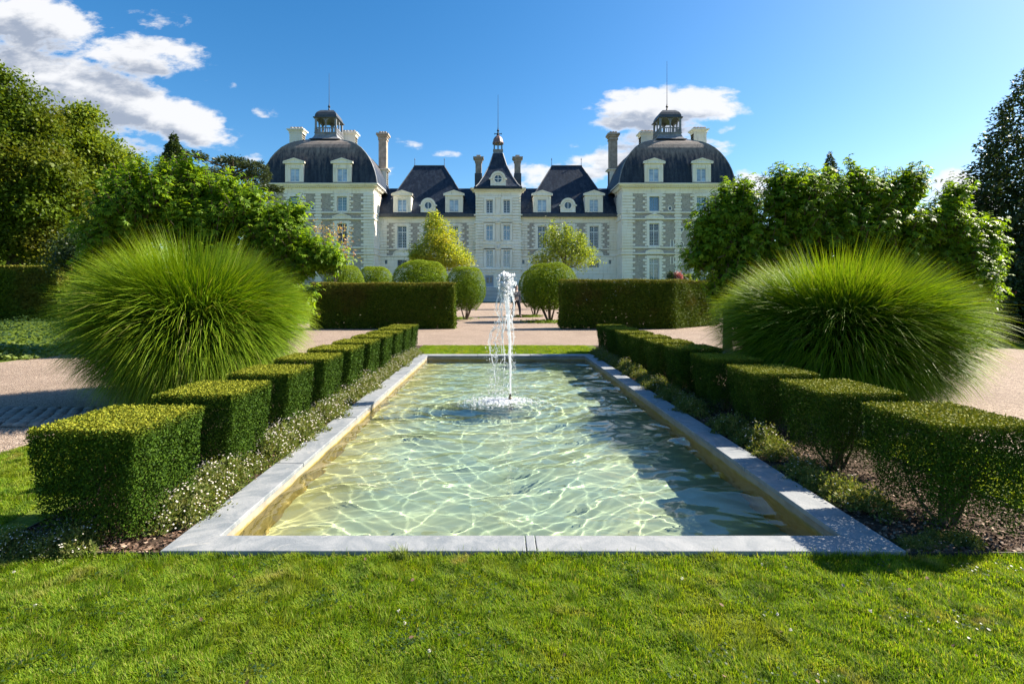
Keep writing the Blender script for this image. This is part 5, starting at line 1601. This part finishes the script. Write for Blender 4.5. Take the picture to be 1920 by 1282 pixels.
def topiary_proto(name, n, lsz, seed, rz=1.25):
    r = np.random.default_rng(seed)
    d = rdir(n); d[:, 2] = np.where(d[:, 2] < -.75, -d[:, 2], d[:, 2])
    lump = 1 + .025 * np.sin(d[:, 0] * 6 + seed) * np.cos(d[:, 2] * 7) + .02 * np.sin(d[:, 1] * 9)
    sup = (np.abs(d[:, 0]) ** 2.7 + np.abs(d[:, 1]) ** 2.7 + np.abs(d[:, 2]) ** 2.7) ** (-1 / 2.7)
    rad = sup * lump * (1 - np.abs(r.normal(0, .045, n)))
    P = d * rad[:, None] * np.array([1, 1, rz])
    low = P[:, 2] < -.3
    P[:, :2] = np.where(low[:, None], P[:, :2] * (1 + (P[:, 2:3] + .3) * .35), P[:, :2])
    P[:, 2] += rz
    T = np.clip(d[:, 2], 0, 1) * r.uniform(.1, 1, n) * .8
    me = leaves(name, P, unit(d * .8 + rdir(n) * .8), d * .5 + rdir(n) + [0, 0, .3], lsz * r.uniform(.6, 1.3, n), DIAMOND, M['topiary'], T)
    c = n // 6; Q = rdir(c) * (r.random(c) ** .4)[:, None] * .85 * np.array([1, 1, rz]); Q[:, 2] += rz
    ins = leaves(name + "_inner", Q, rdir(c), rdir(c), lsz * 2.6, DIAMOND, M['topiary'], np.zeros(c))
    m_ = MB(); q = random.Random(seed)
    for i in range(9):
        a = q.uniform(0, 6.28); m_.tube([(.1 * math.cos(a), .1 * math.sin(a), -.28), (.3 * math.cos(a), .3 * math.sin(a), .25), (.6 * math.cos(a), .6 * math.sin(a), 1.1)], [.04, .03, .012], 5)
    st_ = bpy.data.meshes.new("stem"); st_.from_pydata(m_.v, [], m_.f); st_.materials.append(M['wood'])
    return me, ins, st_
tp = topiary_proto("topiary", 24000, .042, 5)
def topiary(px, Y, ptop, rpx, label, rz=0, zlift=.32):
    r = rpx * Y / 960; top = Zp(ptop, Y)
    sz = (top - zlift) / 2.5
    t = thing("round_topiary", (A(px, Y), Y, zlift), label, "topiary bush", "round clipped bushes beyond the hedges", rz=rz, scale=(r, r, sz))
    for me, nm in zip(tp, ("foliage", "inner_foliage", "stem")):
        o = link(bpy.data.objects.new(nm, me)); o.parent = t
topiary(873, 24.5, 500, 35, "tall round clipped bush just left of the path, beside the left hedge end", 1)
topiary(789, 27, 488, 51, "broad clipped dome rising behind the middle of the left hedge", 2)
topiary(704, 30, 500, 33, "low clipped dome behind the left hedge, between the broad dome and the small far-left one", 3)
topiary(646, 23.5, 497, 35, "clipped dome half hidden by the big-leaved tree behind the left hedge", 4)
topiary(1031, 23.6, 493, 49, "big round clipped bush right of the path with bare stems at its foot", 5)
topiary(1003, 29, 506, 30, "clipped bush hidden behind the big round one right of the path", 6)
for x, y in ((-2.3, 25.6), (2.1, 22.6), (1.6, 28.5)):
    n = 1400; P = np.stack([x + rng.normal(0, .45, n), y + rng.normal(0, .35, n), rng.uniform(.0, .10, n)], 1)
    me = leaves("ground_cover", P, rdir(n) + [0, 0, 1], rdir(n), .07, DIAMOND, M['topiary'], np.zeros(n))
    kind(link(bpy.data.objects.new("ground_cover", me)), 'stuff', "low green plants at the foot of a round bush")

def crown(blobs, n, mat, lsz, sub=.35, per=38, tmpl=DIAMOND, r=None, up=.3, fillf=.2, shell=(.72, 1.03), squash=1.0):
    """blobs: (x,y,z,rx,ry,rz)"""
    B = np.array(blobs, float); w = (B[:, 3] * B[:, 5] + B[:, 4] * B[:, 5]); w = w / w.sum()
    m = max(1, n // per)
    bi = r.choice(len(B), m, p=w); d = unit(r.normal(size=(m, 3)) + [0, 0, .15]); rad = r.uniform(*shell, m)
    C = B[bi, :3] + d * rad[:, None] * B[bi, 3:6]
    P = np.repeat(C, per, 0) + r.normal(size=(m * per, 3)) * sub * np.array([1, 1, .7 * squash])
    out = np.repeat(d, per, 0)
    k = int(n * fillf); bi2 = r.choice(len(B), k, p=w)
    Q = B[bi2, :3] + unit(r.normal(size=(k, 3))) * (r.random(k) ** .5)[:, None] * .78 * B[bi2, 3:6]
    P = np.concatenate([P, Q]); out = np.concatenate([out, unit(r.normal(size=(k, 3)))])
    N = unit(out * .5 + [0, 0, up] + unit(r.normal(size=P.shape)) * .8); L = out * .5 + unit(r.normal(size=P.shape))
    s = lsz * r.uniform(.6, 1.25, len(P)); s[len(P) - k:] *= 1.8
    ok = P[:, 2] > .05
    return P[ok], N[ok], L[ok], s[ok]
def blobs_px(bl):
    out = []
    for px, py, rx, ry, Y in bl:
        out.append((A(px, Y), Y, Zp(py, Y), rx * Y / 960, min(rx, ry) * Y / 960 * 1.0, ry * Y / 960))
    return out
def trunk(t, base, blobs, rad, seed, mat='wood'):
    q = random.Random(seed); m_ = MB(); bx, by = base
    C = [Vector(b[:3]) for b in blobs]
    top = max(c.z for c in C); mid = Vector((bx, by, top * .35))
    ctr = sum(C, Vector()) / len(C)
    m_.tube([(bx, by, -.05), (bx + q.uniform(-.05, .05), by, top * .18), tuple(mid), tuple(mid.lerp(Vector((ctr.x, ctr.y, top)), .6))], [rad * 1.25, rad, rad * .8, rad * .25], 8)
    for c, b in zip(C, blobs):
        s = mid.lerp(Vector((ctr.x, ctr.y, top)), q.uniform(0, .4))
        e = Vector(c); m1 = s.lerp(e, .5) + Vector((0, 0, -.1 * (e - s).length))
        m_.tube([s, m1, e], [rad * .5, rad * .32, rad * .12], 5)
        for i in range(4):
            d = Vector(rdir(1)[0]); e2 = e + Vector((d.x * b[3], d.y * b[4], abs(d.z) * b[5])) * .8
            m_.tube([m1.lerp(e, .6), e2], [rad * .14, rad * .04], 4)
    m_.build("trunk", M[mat], t)
def tree(name, bl, n, mat, lsz, sub, label, cat, group, seed, tmpl=DIAMOND, per=38, up=.3, rad=.2, fillf=.2, world=False, base=None, shell=(.72, 1.03), lumps=0):
    r = np.random.default_rng(seed); B = bl if world else blobs_px(bl)
    bx = base[0] if base else float(np.mean([b[0] for b in B])); by = base[1] if base else float(np.mean([b[1] for b in B]))
    t = thing(name, (bx, by, 0), label, cat, group)
    if lumps:
        B = list(B); B0 = np.array(B); lo = []
        for q in range(lumps):
            c = B0[r.integers(0, len(B0))]; d = unit(r.normal(size=(1, 3)) + [0, -.3, .2])[0]; k = r.uniform(.22, .42)
            lo.append((c[0] + d[0] * c[3] * .85, c[1] + d[1] * c[4] * .85, c[2] + d[2] * c[5] * .85, c[3] * k, c[4] * k, c[5] * k))
        BB = [tuple(b_[:3]) + tuple(x * .86 for x in b_[3:]) for b_ in B] + lo
    else: BB = B
    P, N, L, s = crown(BB, n, mat, lsz, sub, per, tmpl, r, up, fillf, shell=shell)
    leaf_obj(t, "crown", P, N, L, s, tmpl, M[mat], np.clip((P[:, 2] - P[:, 2].min()) / (np.ptp(P[:, 2]) + 1e-6), 0, 1) * 0)
    trunk(t, (bx, by), B, rad, seed)
    return t

# ---- big-leaved sweetgum-like trees on both sides: leaves set along upright shoots
def shoots(name, bl, nshoot, label, seed, lsz=.15, base=None, mat='gum', spr=1.0):
    r = np.random.default_rng(seed); B = np.array(blobs_px(bl)); w = B[:, 3] * B[:, 5]; w /= w.sum()
    bi = r.choice(len(B), nshoot, p=w); d = unit(r.normal(size=(nshoot, 3)) + [0, -.15, .35]); rad = r.uniform(.62, 1.0, nshoot)
    C = B[bi, :3] + d * rad[:, None] * B[bi, 3:6]
    ax = unit(d * .75 + [0, 0, .75] + r.normal(size=(nshoot, 3)) * .2)
    k = 11; P = []; N = []; L = []; S = []
    for j in range(k):
        t = (j + .5) / k; ln = .55 * spr
        ang = j * 2.4 + r.uniform(0, 6.28, nshoot)
        e1 = unit(np.cross(ax, [0.3, 1, .1])); e2 = np.cross(ax, e1)
        rd = e1 * np.cos(ang)[:, None] + e2 * np.sin(ang)[:, None]
        P.append(C + ax * ((t - .45) * ln) + rd * .03); L.append(rd + ax * (.9 * t - .15) + [0, 0, -.28] + r.normal(size=(nshoot, 3)) * .15)
        N.append(ax * .8 + rd * (.5 - .2 * t) + [0, 0, .35] + r.normal(size=(nshoot, 3)) * .28); S.append(lsz * (1.15 - .55 * t) * r.uniform(.8, 1.15, nshoot))
    P = np.concatenate(P); N = np.concatenate(N); L = np.concatenate(L); S = np.concatenate(S)
    ok = P[:, 2] > .2; P, N, L, S = P[ok], N[ok], L[ok], S[ok]
    bx = base[0] if base else B[:, 0].mean(); by = base[1] if base else B[:, 1].mean()
    t = thing("sweetgum_tree", (bx, by, 0), label, "tree", "big-leaved trees flanking the garden")
    leaf_obj(t, "crown", P, N, L, S, PALM, M[mat])
    # inner foliage, plain leaves
    c = nshoot * 7; bi = r.choice(len(B), c, p=w); Q = B[bi, :3] + unit(r.normal(size=(c, 3))) * (r.random(c) ** .45)[:, None] * .75 * B[bi, 3:6]
    Q = Q[Q[:, 2] > .3]
    leaf_obj(t, "inner_foliage", Q, unit(r.normal(size=Q.shape)), r.normal(size=Q.shape), .16, DIAMOND, M[mat])
    m_ = MB()
    for i in range(0, nshoot, 2):
        a = C[i] - ax[i] * .35 * spr; b = C[i] + ax[i] * .3 * spr
        m_.tube([a, b], [.012, .004], 4)
    m_.build("twig", M['wood'], t)['kind'] = 'stuff'
    trunk(t, (bx, by), [tuple(b) for b in B], .09, seed)
YL = 11.5
shoots("a", [(250, 400, 70, 60, YL), (215, 450, 60, 50, YL), (300, 385, 62, 55, YL), (265, 352, 36, 26, YL), (200, 500, 60, 40, YL), (230, 560, 90, 50, YL), (265, 335, 18, 22, YL), (230, 345, 16, 22, YL)], 620, "big-leaved green tree behind the left edge of the left ornamental grass", 41)
shoots("b", [(370, 370, 66, 44, YL + .4), (345, 345, 40, 26, YL + .4), (420, 390, 60, 42, YL + .3), (390, 430, 80, 50, YL), (460, 400, 52, 38, YL), (400, 520, 110, 70, YL), (355, 320, 14, 20, YL), (310, 330, 14, 20, YL), (430, 350, 16, 18, YL)], 680, "big-leaved green tree rising over the middle of the left ornamental grass", 42)
shoots("c", [(520, 425, 48, 36, YL), (500, 460, 60, 40, YL), (570, 470, 52, 34, YL), (615, 488, 32, 22, YL), (560, 500, 50, 26, YL), (545, 400, 28, 18, YL), (480, 490, 60, 34, YL), (520, 560, 70, 50, YL), (475, 365, 14, 18, YL)], 540, "big-leaved green tree sloping down towards the left hedge", 43)
YR = 11.0
shoots("d", [(1340, 440, 44, 52, YR), (1380, 400, 46, 46, YR), (1320, 480, 44, 26, YR), (1400, 460, 60, 52, YR), (1325, 415, 20, 16, YR), (1390, 540, 70, 60, YR), (1365, 366, 13, 18, YR), (1395, 358, 13, 18, YR)], 420, "big-leaved green tree leaning out over the right hedge", 44)
shoots("e", [(1480, 375, 58, 52, YR), (1475, 358, 30, 22, YR), (1530, 380, 58, 52, YR), (1500, 440, 84, 58, YR), (1535, 358, 28, 18, YR), (1480, 540, 90, 70, YR), (1465, 340, 12, 16, YR), (1515, 342, 14, 16, YR), (1540, 345, 12, 16, YR)], 540, "big-leaved green tree at the left of the crown mass behind the right ornamental grass", 45)
shoots("f", [(1605, 362, 36, 30, YR), (1630, 385, 54, 48, YR), (1600, 440, 80, 58, YR), (1690, 370, 42, 40, YR), (1710, 350, 22, 26, YR), (1680, 440, 70, 56, YR), (1640, 540, 100, 70, YR), (1608, 330, 15, 22, YR), (1650, 355, 14, 20, YR), (1708, 345, 16, 22, YR)], 560, "big-leaved green tree at the middle of the crown mass behind the right ornamental grass", 46)
shoots("g", [(1765, 425, 44, 40, YR), (1790, 375, 20, 26, YR), (1790, 455, 54, 40, YR), (1840, 455, 28, 26, YR), (1840, 492, 40, 22, YR), (1790, 540, 70, 60, YR), (1795, 362, 12, 18, YR), (1850, 425, 12, 16, YR)], 400, "big-leaved green tree at the right end beside the tall dark tree", 47)
# reddish sprigs in front of the left tower
tree("maple_tree", [(632, 448, 24, 30, 21), (600, 435, 14, 20, 21), (650, 470, 18, 18, 21)], 520, 'gum_red', .09, .16, "thin small tree with pink and orange autumn leaves before the left tower", "tree", None, 48, per=12, rad=.03, fillf=.05)

# ---- trees on the left
tree("oak_tree", [(20, 200, 80, 60, 27), (60, 260, 60, 55, 27), (-40, 240, 90, 80, 27), (10, 320, 100, 70, 26), (90, 330, 60, 60, 26), (-60, 350, 100, 90, 26), (60, 400, 80, 60, 26), (120, 395, 50, 60, 27)], 50000, 'dark_tree', .18, .34, "tall dark olive tree at the far left edge", "tree", "tall trees at the left", 51, rad=.45, lumps=46)
tree("poplar_tree", [(155, 250, 42, 50, 30), (180, 300, 50, 50, 30), (225, 320, 34, 40, 30), (140, 330, 50, 50, 30), (190, 370, 60, 50, 30), (240, 370, 34, 36, 30)], 26000, 'light_tree', .19, .32, "lighter green tree beside the tall dark one at the left", "tree", "tall trees at the left", 52, rad=.3, lumps=36)
tree("shrub", [(20, 450, 60, 46, 26), (75, 455, 40, 44, 26), (-50, 450, 60, 50, 26)], 12000, 'dark_tree', .13, .22, "rounded olive shrub with orange-brown patches above the far left hedge", "shrub", None, 53, rad=.1)
tree("shrub", [(150, 465, 40, 36, 19), (190, 480, 40, 30, 19), (120, 490, 26, 26, 19)], 7000, 'birch', .08, .2, "dark shrub between the far left hedge and the big-leaved trees", "shrub", None, 54, rad=.06)

def conifer(px, ptop, pbot, wpx, Y, n, mat, label, cat, seed, lsz=.22, droop=.35, layered=True, name="conifer_tree", group=None, pw=.9):
    r = np.random.default_rng(seed); x0 = A(px, Y); zt = Zp(ptop, Y); zb = max(Zp(pbot, Y), .3); R0 = wpx * Y / 960
    t = thing(name, (x0, Y, 0), label, cat, group)
    h = r.random(n) ** .62; z = zt - (zt - zb) * h
    if layered: h = np.clip(h + .02 * np.sin(h * 60), 0.001, 1)
    a = r.uniform(0, 6.283, n)
    lob = 1 + .22 * np.sin(a * 5 + h * 40) + .14 * np.sin(a * 9 - h * 75)
    rr = R0 * h ** pw * lob * (r.uniform(.35, 1.0, n) ** .5)
    z = z - droop * rr * .35 + r.normal(0, .05, n)
    P = np.stack([x0 + rr * np.cos(a), Y + rr * np.sin(a), np.maximum(z, .2)], 1)
    out = np.stack([np.cos(a), np.sin(a), np.full(n, -.15)], 1)
    N = unit(r.normal(size=(n, 3)) + [0, 0, .5]); L = out + r.normal(size=(n, 3)) * .45
    leaf_obj(t, "crown", P, N, L, lsz * r.uniform(.6, 1.3, n) * (.55 + .6 * h), (DIAMOND[0] * np.array([.8, 1, 1]), DIAMOND[1]), M[mat])
    m_ = MB(); m_.tube([(x0, Y, -.1), (x0, Y, zt * .6), (x0, Y, zt)], [R0 * .09 + .1, R0 * .05 + .04, .02], 7)
    for i in range(40):
        hh = r.random() ** .6; z_ = zt - (zt - zb) * hh; a_ = r.uniform(0, 6.28); q = R0 * hh ** pw * .8
        m_.tube([(x0, Y, z_), (x0 + q * math.cos(a_), Y + q * math.sin(a_), z_ - droop * q * .35)], [.04, .01], 4)
    m_.build("trunk", M['wood'], t); return t
conifer(326, 250, 440, 62, 45, 15000, 'conifer', "pointed dark conifer standing above the big-leaved trees at the left", "conifer", 61, .42)
conifer(1556, 284, 420, 34, 70, 5000, 'conifer', "small dark spruce tip showing above the right big-leaved trees", "conifer", 62, .5)
conifer(1940, 118, 640, 165, 15, 52000, 'birch', "tall dark drooping tree at the far right edge", "tree", 63, .16, droop=.9, name="cypress_tree", pw=.62)
conifer(2010, 150, 640, 120, 17, 14000, 'birch', "second dark tree cut off by the right edge of the view", "tree", 64, .2, droop=.9, name="cypress_tree", pw=.6)
def cedar():
    r = np.random.default_rng(66); Y = 62; t = thing("cedar_tree", (A(430, Y), Y, 0), "spreading blue-grey cedar with flat tiers between the conifer and the left tower", "conifer")
    m_ = MB(); x0 = A(432, Y); m_.tube([(x0, Y, -.1), (x0, Y, 8), (x0 + .3, Y, Zp(295, Y))], [.6, .45, .12], 8)
    P = []; L = []
    tiers = [(405, 292, 26), (385, 302, 26), (440, 300, 24), (372, 318, 20), (412, 312, 30), (465, 303, 18), (478, 312, 26), (455, 322, 26), (420, 330, 36), (490, 326, 20), (380, 338, 34), (470, 340, 34), (430, 350, 46), (495, 345, 18), (400, 365, 40), (470, 362, 34)]
    for px, py, w in tiers:
        c = np.array([A(px, Y), Y + r.uniform(-3, 3), Zp(py, Y)]); R_ = w * Y / 960
        n = int(520 * (w / 26))
        a = r.uniform(0, 6.283, n); d = np.sqrt(r.random(n)) * R_
        P.append(np.stack([c[0] + d * np.cos(a), c[1] + d * np.sin(a), c[2] - .12 * d + r.normal(0, .16, n)], 1)); L.append(np.stack([np.cos(a), np.sin(a), r.normal(0, .3, n)], 1))
        m_.tube([(x0, Y, c[2] - 1.0), tuple(c)], [.14, .03], 5)
    P = np.concatenate(P); L = np.concatenate(L)
    leaf_obj(t, "crown", P, r.normal(size=P.shape) * .5 + [0, 0, 1], L + r.normal(size=P.shape) * .3, .42, (DIAMOND[0] * np.array([.7, 1, 1]), DIAMOND[1]), M['cedar'])
    m_.build("trunk", M['wood'], t)
cedar()

# ---- small trees before the facade
tree("hornbeam_tree", [(825, 470, 46, 36, 45), (820, 440, 34, 34, 45), (815, 415, 16, 20, 45), (850, 480, 34, 26, 45), (782, 478, 16, 20, 45), (870, 490, 20, 16, 45), (812, 500, 46, 20, 45)], 15000, 'yellow_tree', .15, .22, "conical yellow-green tree before the left wing of the chateau", "tree", "yellow-green trees before the facade", 71, rad=.13, lumps=16, per=24, fillf=.12)
tree("elm_tree", [(1060, 480, 50, 30, 45), (1040, 455, 24, 30, 45), (1075, 455, 22, 26, 45), (1095, 485, 34, 24, 45), (1020, 490, 30, 18, 45), (1035, 430, 7, 18, 45), (1062, 435, 8, 16, 45), (1090, 450, 8, 14, 45)], 9000, 'lime_tree', .15, .24, "loose lime-green tree with open sprays before the right wing of the chateau", "tree", "yellow-green trees before the facade", 72, rad=.12, lumps=14, per=18, fillf=.06, shell=(.6, 1.15))
# small plants before the right tower, seen over the hedge
for px, py, mat, l in ((1258, 515, 'conifer', "tiny clipped conifer cone before the right tower base"), (1272, 517, 'pink', "pink flowering shrub peeping over the right hedge"), (1290, 520, 'light_tree', "small green shrub peeping over the right hedge")):
    tree("small_shrub", [(px, py + 8, 7, 14, 60)], 500, mat, .2, .15, l, "shrub", None, 80 + px, rad=.04, per=10)
# behind-the-lawn planting at the far left and right
def cover(x0, x1, y0, y1, n, mat, label, h=.28, lsz=.10, name="ground_cover"):
    r = np.random.default_rng(int(abs(x0 * 10)) + 3)
    x = r.uniform(x0, x1, n); y = r.uniform(y0, y1, n); z = h * (.5 + .5 * np.sin(x * 2.3) * np.cos(y * 1.9)) * r.random(n) + .02
    me = leaves(name, np.stack([x, y, z], 1), rdir(n) * .7 + [0, 0, 1], rdir(n), lsz * r.uniform(.6, 1.3, n), DIAMOND, M[mat], np.zeros(n))
    kind(link(bpy.data.objects.new(name, me)), 'stuff', label)
cover(-14.5, -8.8, 9.6, 11.6, 7000, 'cover', "pale leafy ground cover beside the gravel at the far left")
cover(-34, -8.9, 11.5, 24, 18000, 'hydr', "darker ground cover below the far left hedge", .3, .09)
rects("far_lawn", [(8.6, 26, 12.2, 17.0)], .006, M['lawn'])
def far_grass():
    n = 16000; V, lo, st_, ti = blades(n, 8.5, 2.4, .05, .09, .012, 15); V = V + np.array([17.2, 14.6, .0])
    me = np_mesh("lawn_grass", V, lo, st_, M['grass'], {"tint": ti}); kind(link(bpy.data.objects.new("lawn_grass", me)), 'stuff', "strip of shaded lawn before the pink flowering bushes at the right")
far_grass()
def hydrangea(px, ptop, wpx, Y, label, seed):
    r = np.random.default_rng(seed); x = A(px, Y); zt = Zp(ptop, Y); w = wpx * Y / 960
    t = thing("hydrangea_bush", (x, Y, 0), label, "flowering bush", "pink flowering bushes at the right")
    B = [(x, Y, zt * .5, w, w * .8, zt * .48)]
    P, N, L, s = crown(B, 5200, 'hydr', .09, .12, 26, OVAL, r, .3, .3)
    leaf_obj(t, "foliage", P, N, L, s, OVAL, M['hydr'])
    for k in range(int(11 * w)):
        d = unit(r.normal(size=(1, 3)) + [0, -.6, .5])[0]; c = np.array([x, Y, zt * .5]) + d * np.array([w, w * .8, zt * .5])
        n = 60; q = rdir(n); P = c + q * r.uniform(.06, .11) * np.array([1, 1, .9])
        leaf_obj(t, "flower_head", P, q + rdir(n) * .3, rdir(n), .035, (DIAMOND[0] * np.array([1.8, 1, 1]), DIAMOND[1]), M['pink'])
    m_ = MB()
    for k in range(7): m_.tube([(x + r.normal(0, .1), Y, -.02), (x + r.normal(0, w * .4), Y + r.normal(0, w * .3), zt * .7)], [.02, .008], 4)
    m_.build("stem", M['wood'], t)
hydrangea(1835, 492, 38, 13.4, "pink flowering bush just beside the right ornamental grass", 91)
hydrangea(1900, 505, 46, 13.8, "darker pink flowering bush at the right edge of the view", 92)

# ---- far wood that closes the view round the park
def wood(x0, x1, y0, y1, n, h, seed, ls=.95):
    r = np.random.default_rng(seed); B = []
    m = int(abs(x1 - x0) / 9) + 2
    for i in range(m):
        x = x0 + (x1 - x0) * (i + .5) / m + r.uniform(-3, 3); y = r.uniform(y0, y1); hh = h * r.uniform(.75, 1.2)
        B.append((x, y, hh * .55, 6.5, 6, hh * .5)); B.append((x + r.uniform(-4, 4), y - 3, hh * .3, 6, 5, hh * .32))
    P, N, L, s = crown(B, n, 'dark_tree', ls, ls * 1.4, 30, DIAMOND, r, .3, .4)
    me = leaves("treeline", P, N, L, s, DIAMOND, M['birch' if seed % 2 else 'dark_tree'])
    kind(link(bpy.data.objects.new("treeline", me)), 'stuff', "far-off dark wood round the park")
wood(-190, -52, 105, 130, 15000, 12, 101); wood(52, 190, 105, 130, 15000, 11, 102)
wood(-60, 60, 135, 150, 9000, 11, 103); 
wood(-62, -34, 40, 60, 14000, 8, 104, .5); wood(24, 60, 34, 55, 15000, 5.6, 105, .5)

# ================================================================== the walker behind the fountain
def skin_body(name, joints, edges, mat, parent, sub=2, root=0):
    me = bpy.data.meshes.new(name); me.from_pydata([j[0] for j in joints], edges, [])
    o = link(bpy.data.objects.new(name, me))
    sk = o.modifiers.new("skin", 'SKIN'); 
    if not me.skin_vertices: bpy.context.view_layer.update()
    if not me.skin_vertices:
        me.attributes
    for i, j in enumerate(joints):
        sv = me.skin_vertices[0].data[i]; r_ = j[1]; sv.radius = (r_, r_) if not hasattr(r_, '__len__') else r_
        sv.use_root = (i == root)
    sk.use_smooth_shade = True; sk.branch_smoothing = .4
    s_ = o.modifiers.new("sub", 'SUBSURF'); s_.levels = sub; s_.render_levels = sub
    me.materials.append(mat); o.parent = parent
    return o
def person(x, y, rz):
    t = thing("person", (x, y, 0), "person in a grey jacket and dark trousers walking behind the fountain jet", "person", rz=rz)
    skin = plain("skin", (.50, .33, .25), .6); jacket = plain("grey_jacket", (.13, .135, .15), .85); trs = plain("dark_trousers", (.03, .032, .04), .85); hair = plain("brown_hair", (.09, .05, .03), .7); shoe = plain("dark_shoes", (.03, .03, .03), .5)
    J = [((0, 0, .98), (.135, .10)), ((0, 0, 1.15), (.125, .09)), ((0, -.01, 1.36), (.15, .10)), ((0, -.01, 1.46), (.06, .055)), ((0, -.02, 1.53), (.05, .05)), ((0, -.03, 1.62), (.078, .092)), ((0, -.02, 1.69), (.062, .075)),
         ((.19, -.01, 1.40), .052), ((.24, .05, 1.15), .042), ((.25, -.04, .92), .032), ((.25, -.08, .83), .03),
         ((-.19, -.01, 1.40), .052), ((-.24, -.06, 1.15), .042), ((-.24, -.18, .95), .032), ((-.24, -.23, .88), .03),
         ((.09, -.04, .88), .095), ((.10, -.20, .50), .062), ((.10, -.24, .10), .042), ((.11, -.36, .04), .035),
         ((-.09, .03, .88), .095), ((-.10, .10, .50), .062), ((-.10, .30, .14), .042), ((-.10, .24, .03), .035)]
    E_ = [(0, 1), (1, 2), (2, 3), (3, 4), (4, 5), (5, 6), (2, 7), (7, 8), (8, 9), (9, 10), (2, 11), (11, 12), (12, 13), (13, 14), (0, 15), (15, 16), (16, 17), (17, 18), (0, 19), (19, 20), (20, 21), (21, 22)]
    skin_body("body", J, E_, skin, t)
    up = 1.13
    jj = [J[0], J[1], J[2], ((0, -.01, 1.45), (.085, .07))] + [J[i] for i in (7, 8, 9, 11, 12, 13)]
    jj = [(p, tuple(q * up for q in r_) if hasattr(r_, '__len__') else r_ * 1.28) for p, r_ in jj]
    skin_body("jacket", jj, [(0, 1), (1, 2), (2, 3), (2, 4), (4, 5), (5, 6), (2, 7), (7, 8), (8, 9)], jacket, t)
    tt = [((0, 0, 1.0), (.15, .115))] + [(J[i][0], J[i][1] * 1.2) for i in (15, 16, 17, 19, 20, 21)]
    skin_body("trousers", tt, [(0, 1), (1, 2), (2, 3), (0, 4), (4, 5), (5, 6)], trs, t)
    m_ = MB()
    for sx_, yy in ((.11, -.30), (-.10, .26)): m_.lathe([(.055, 0), (.06, .04), (.045, .10)], sx_, yy, 8)
    m_.build("shoe", shoe, t, smooth=True, local=True)
    m_ = MB(); m_.lathe([(.07, 1.60), (.098, 1.66), (.085, 1.73), (.03, 1.765)], 0, .005, 10); m_.build("hair", hair, t, smooth=True, local=True)
person(A(968, 27.9), 27.9, .5)
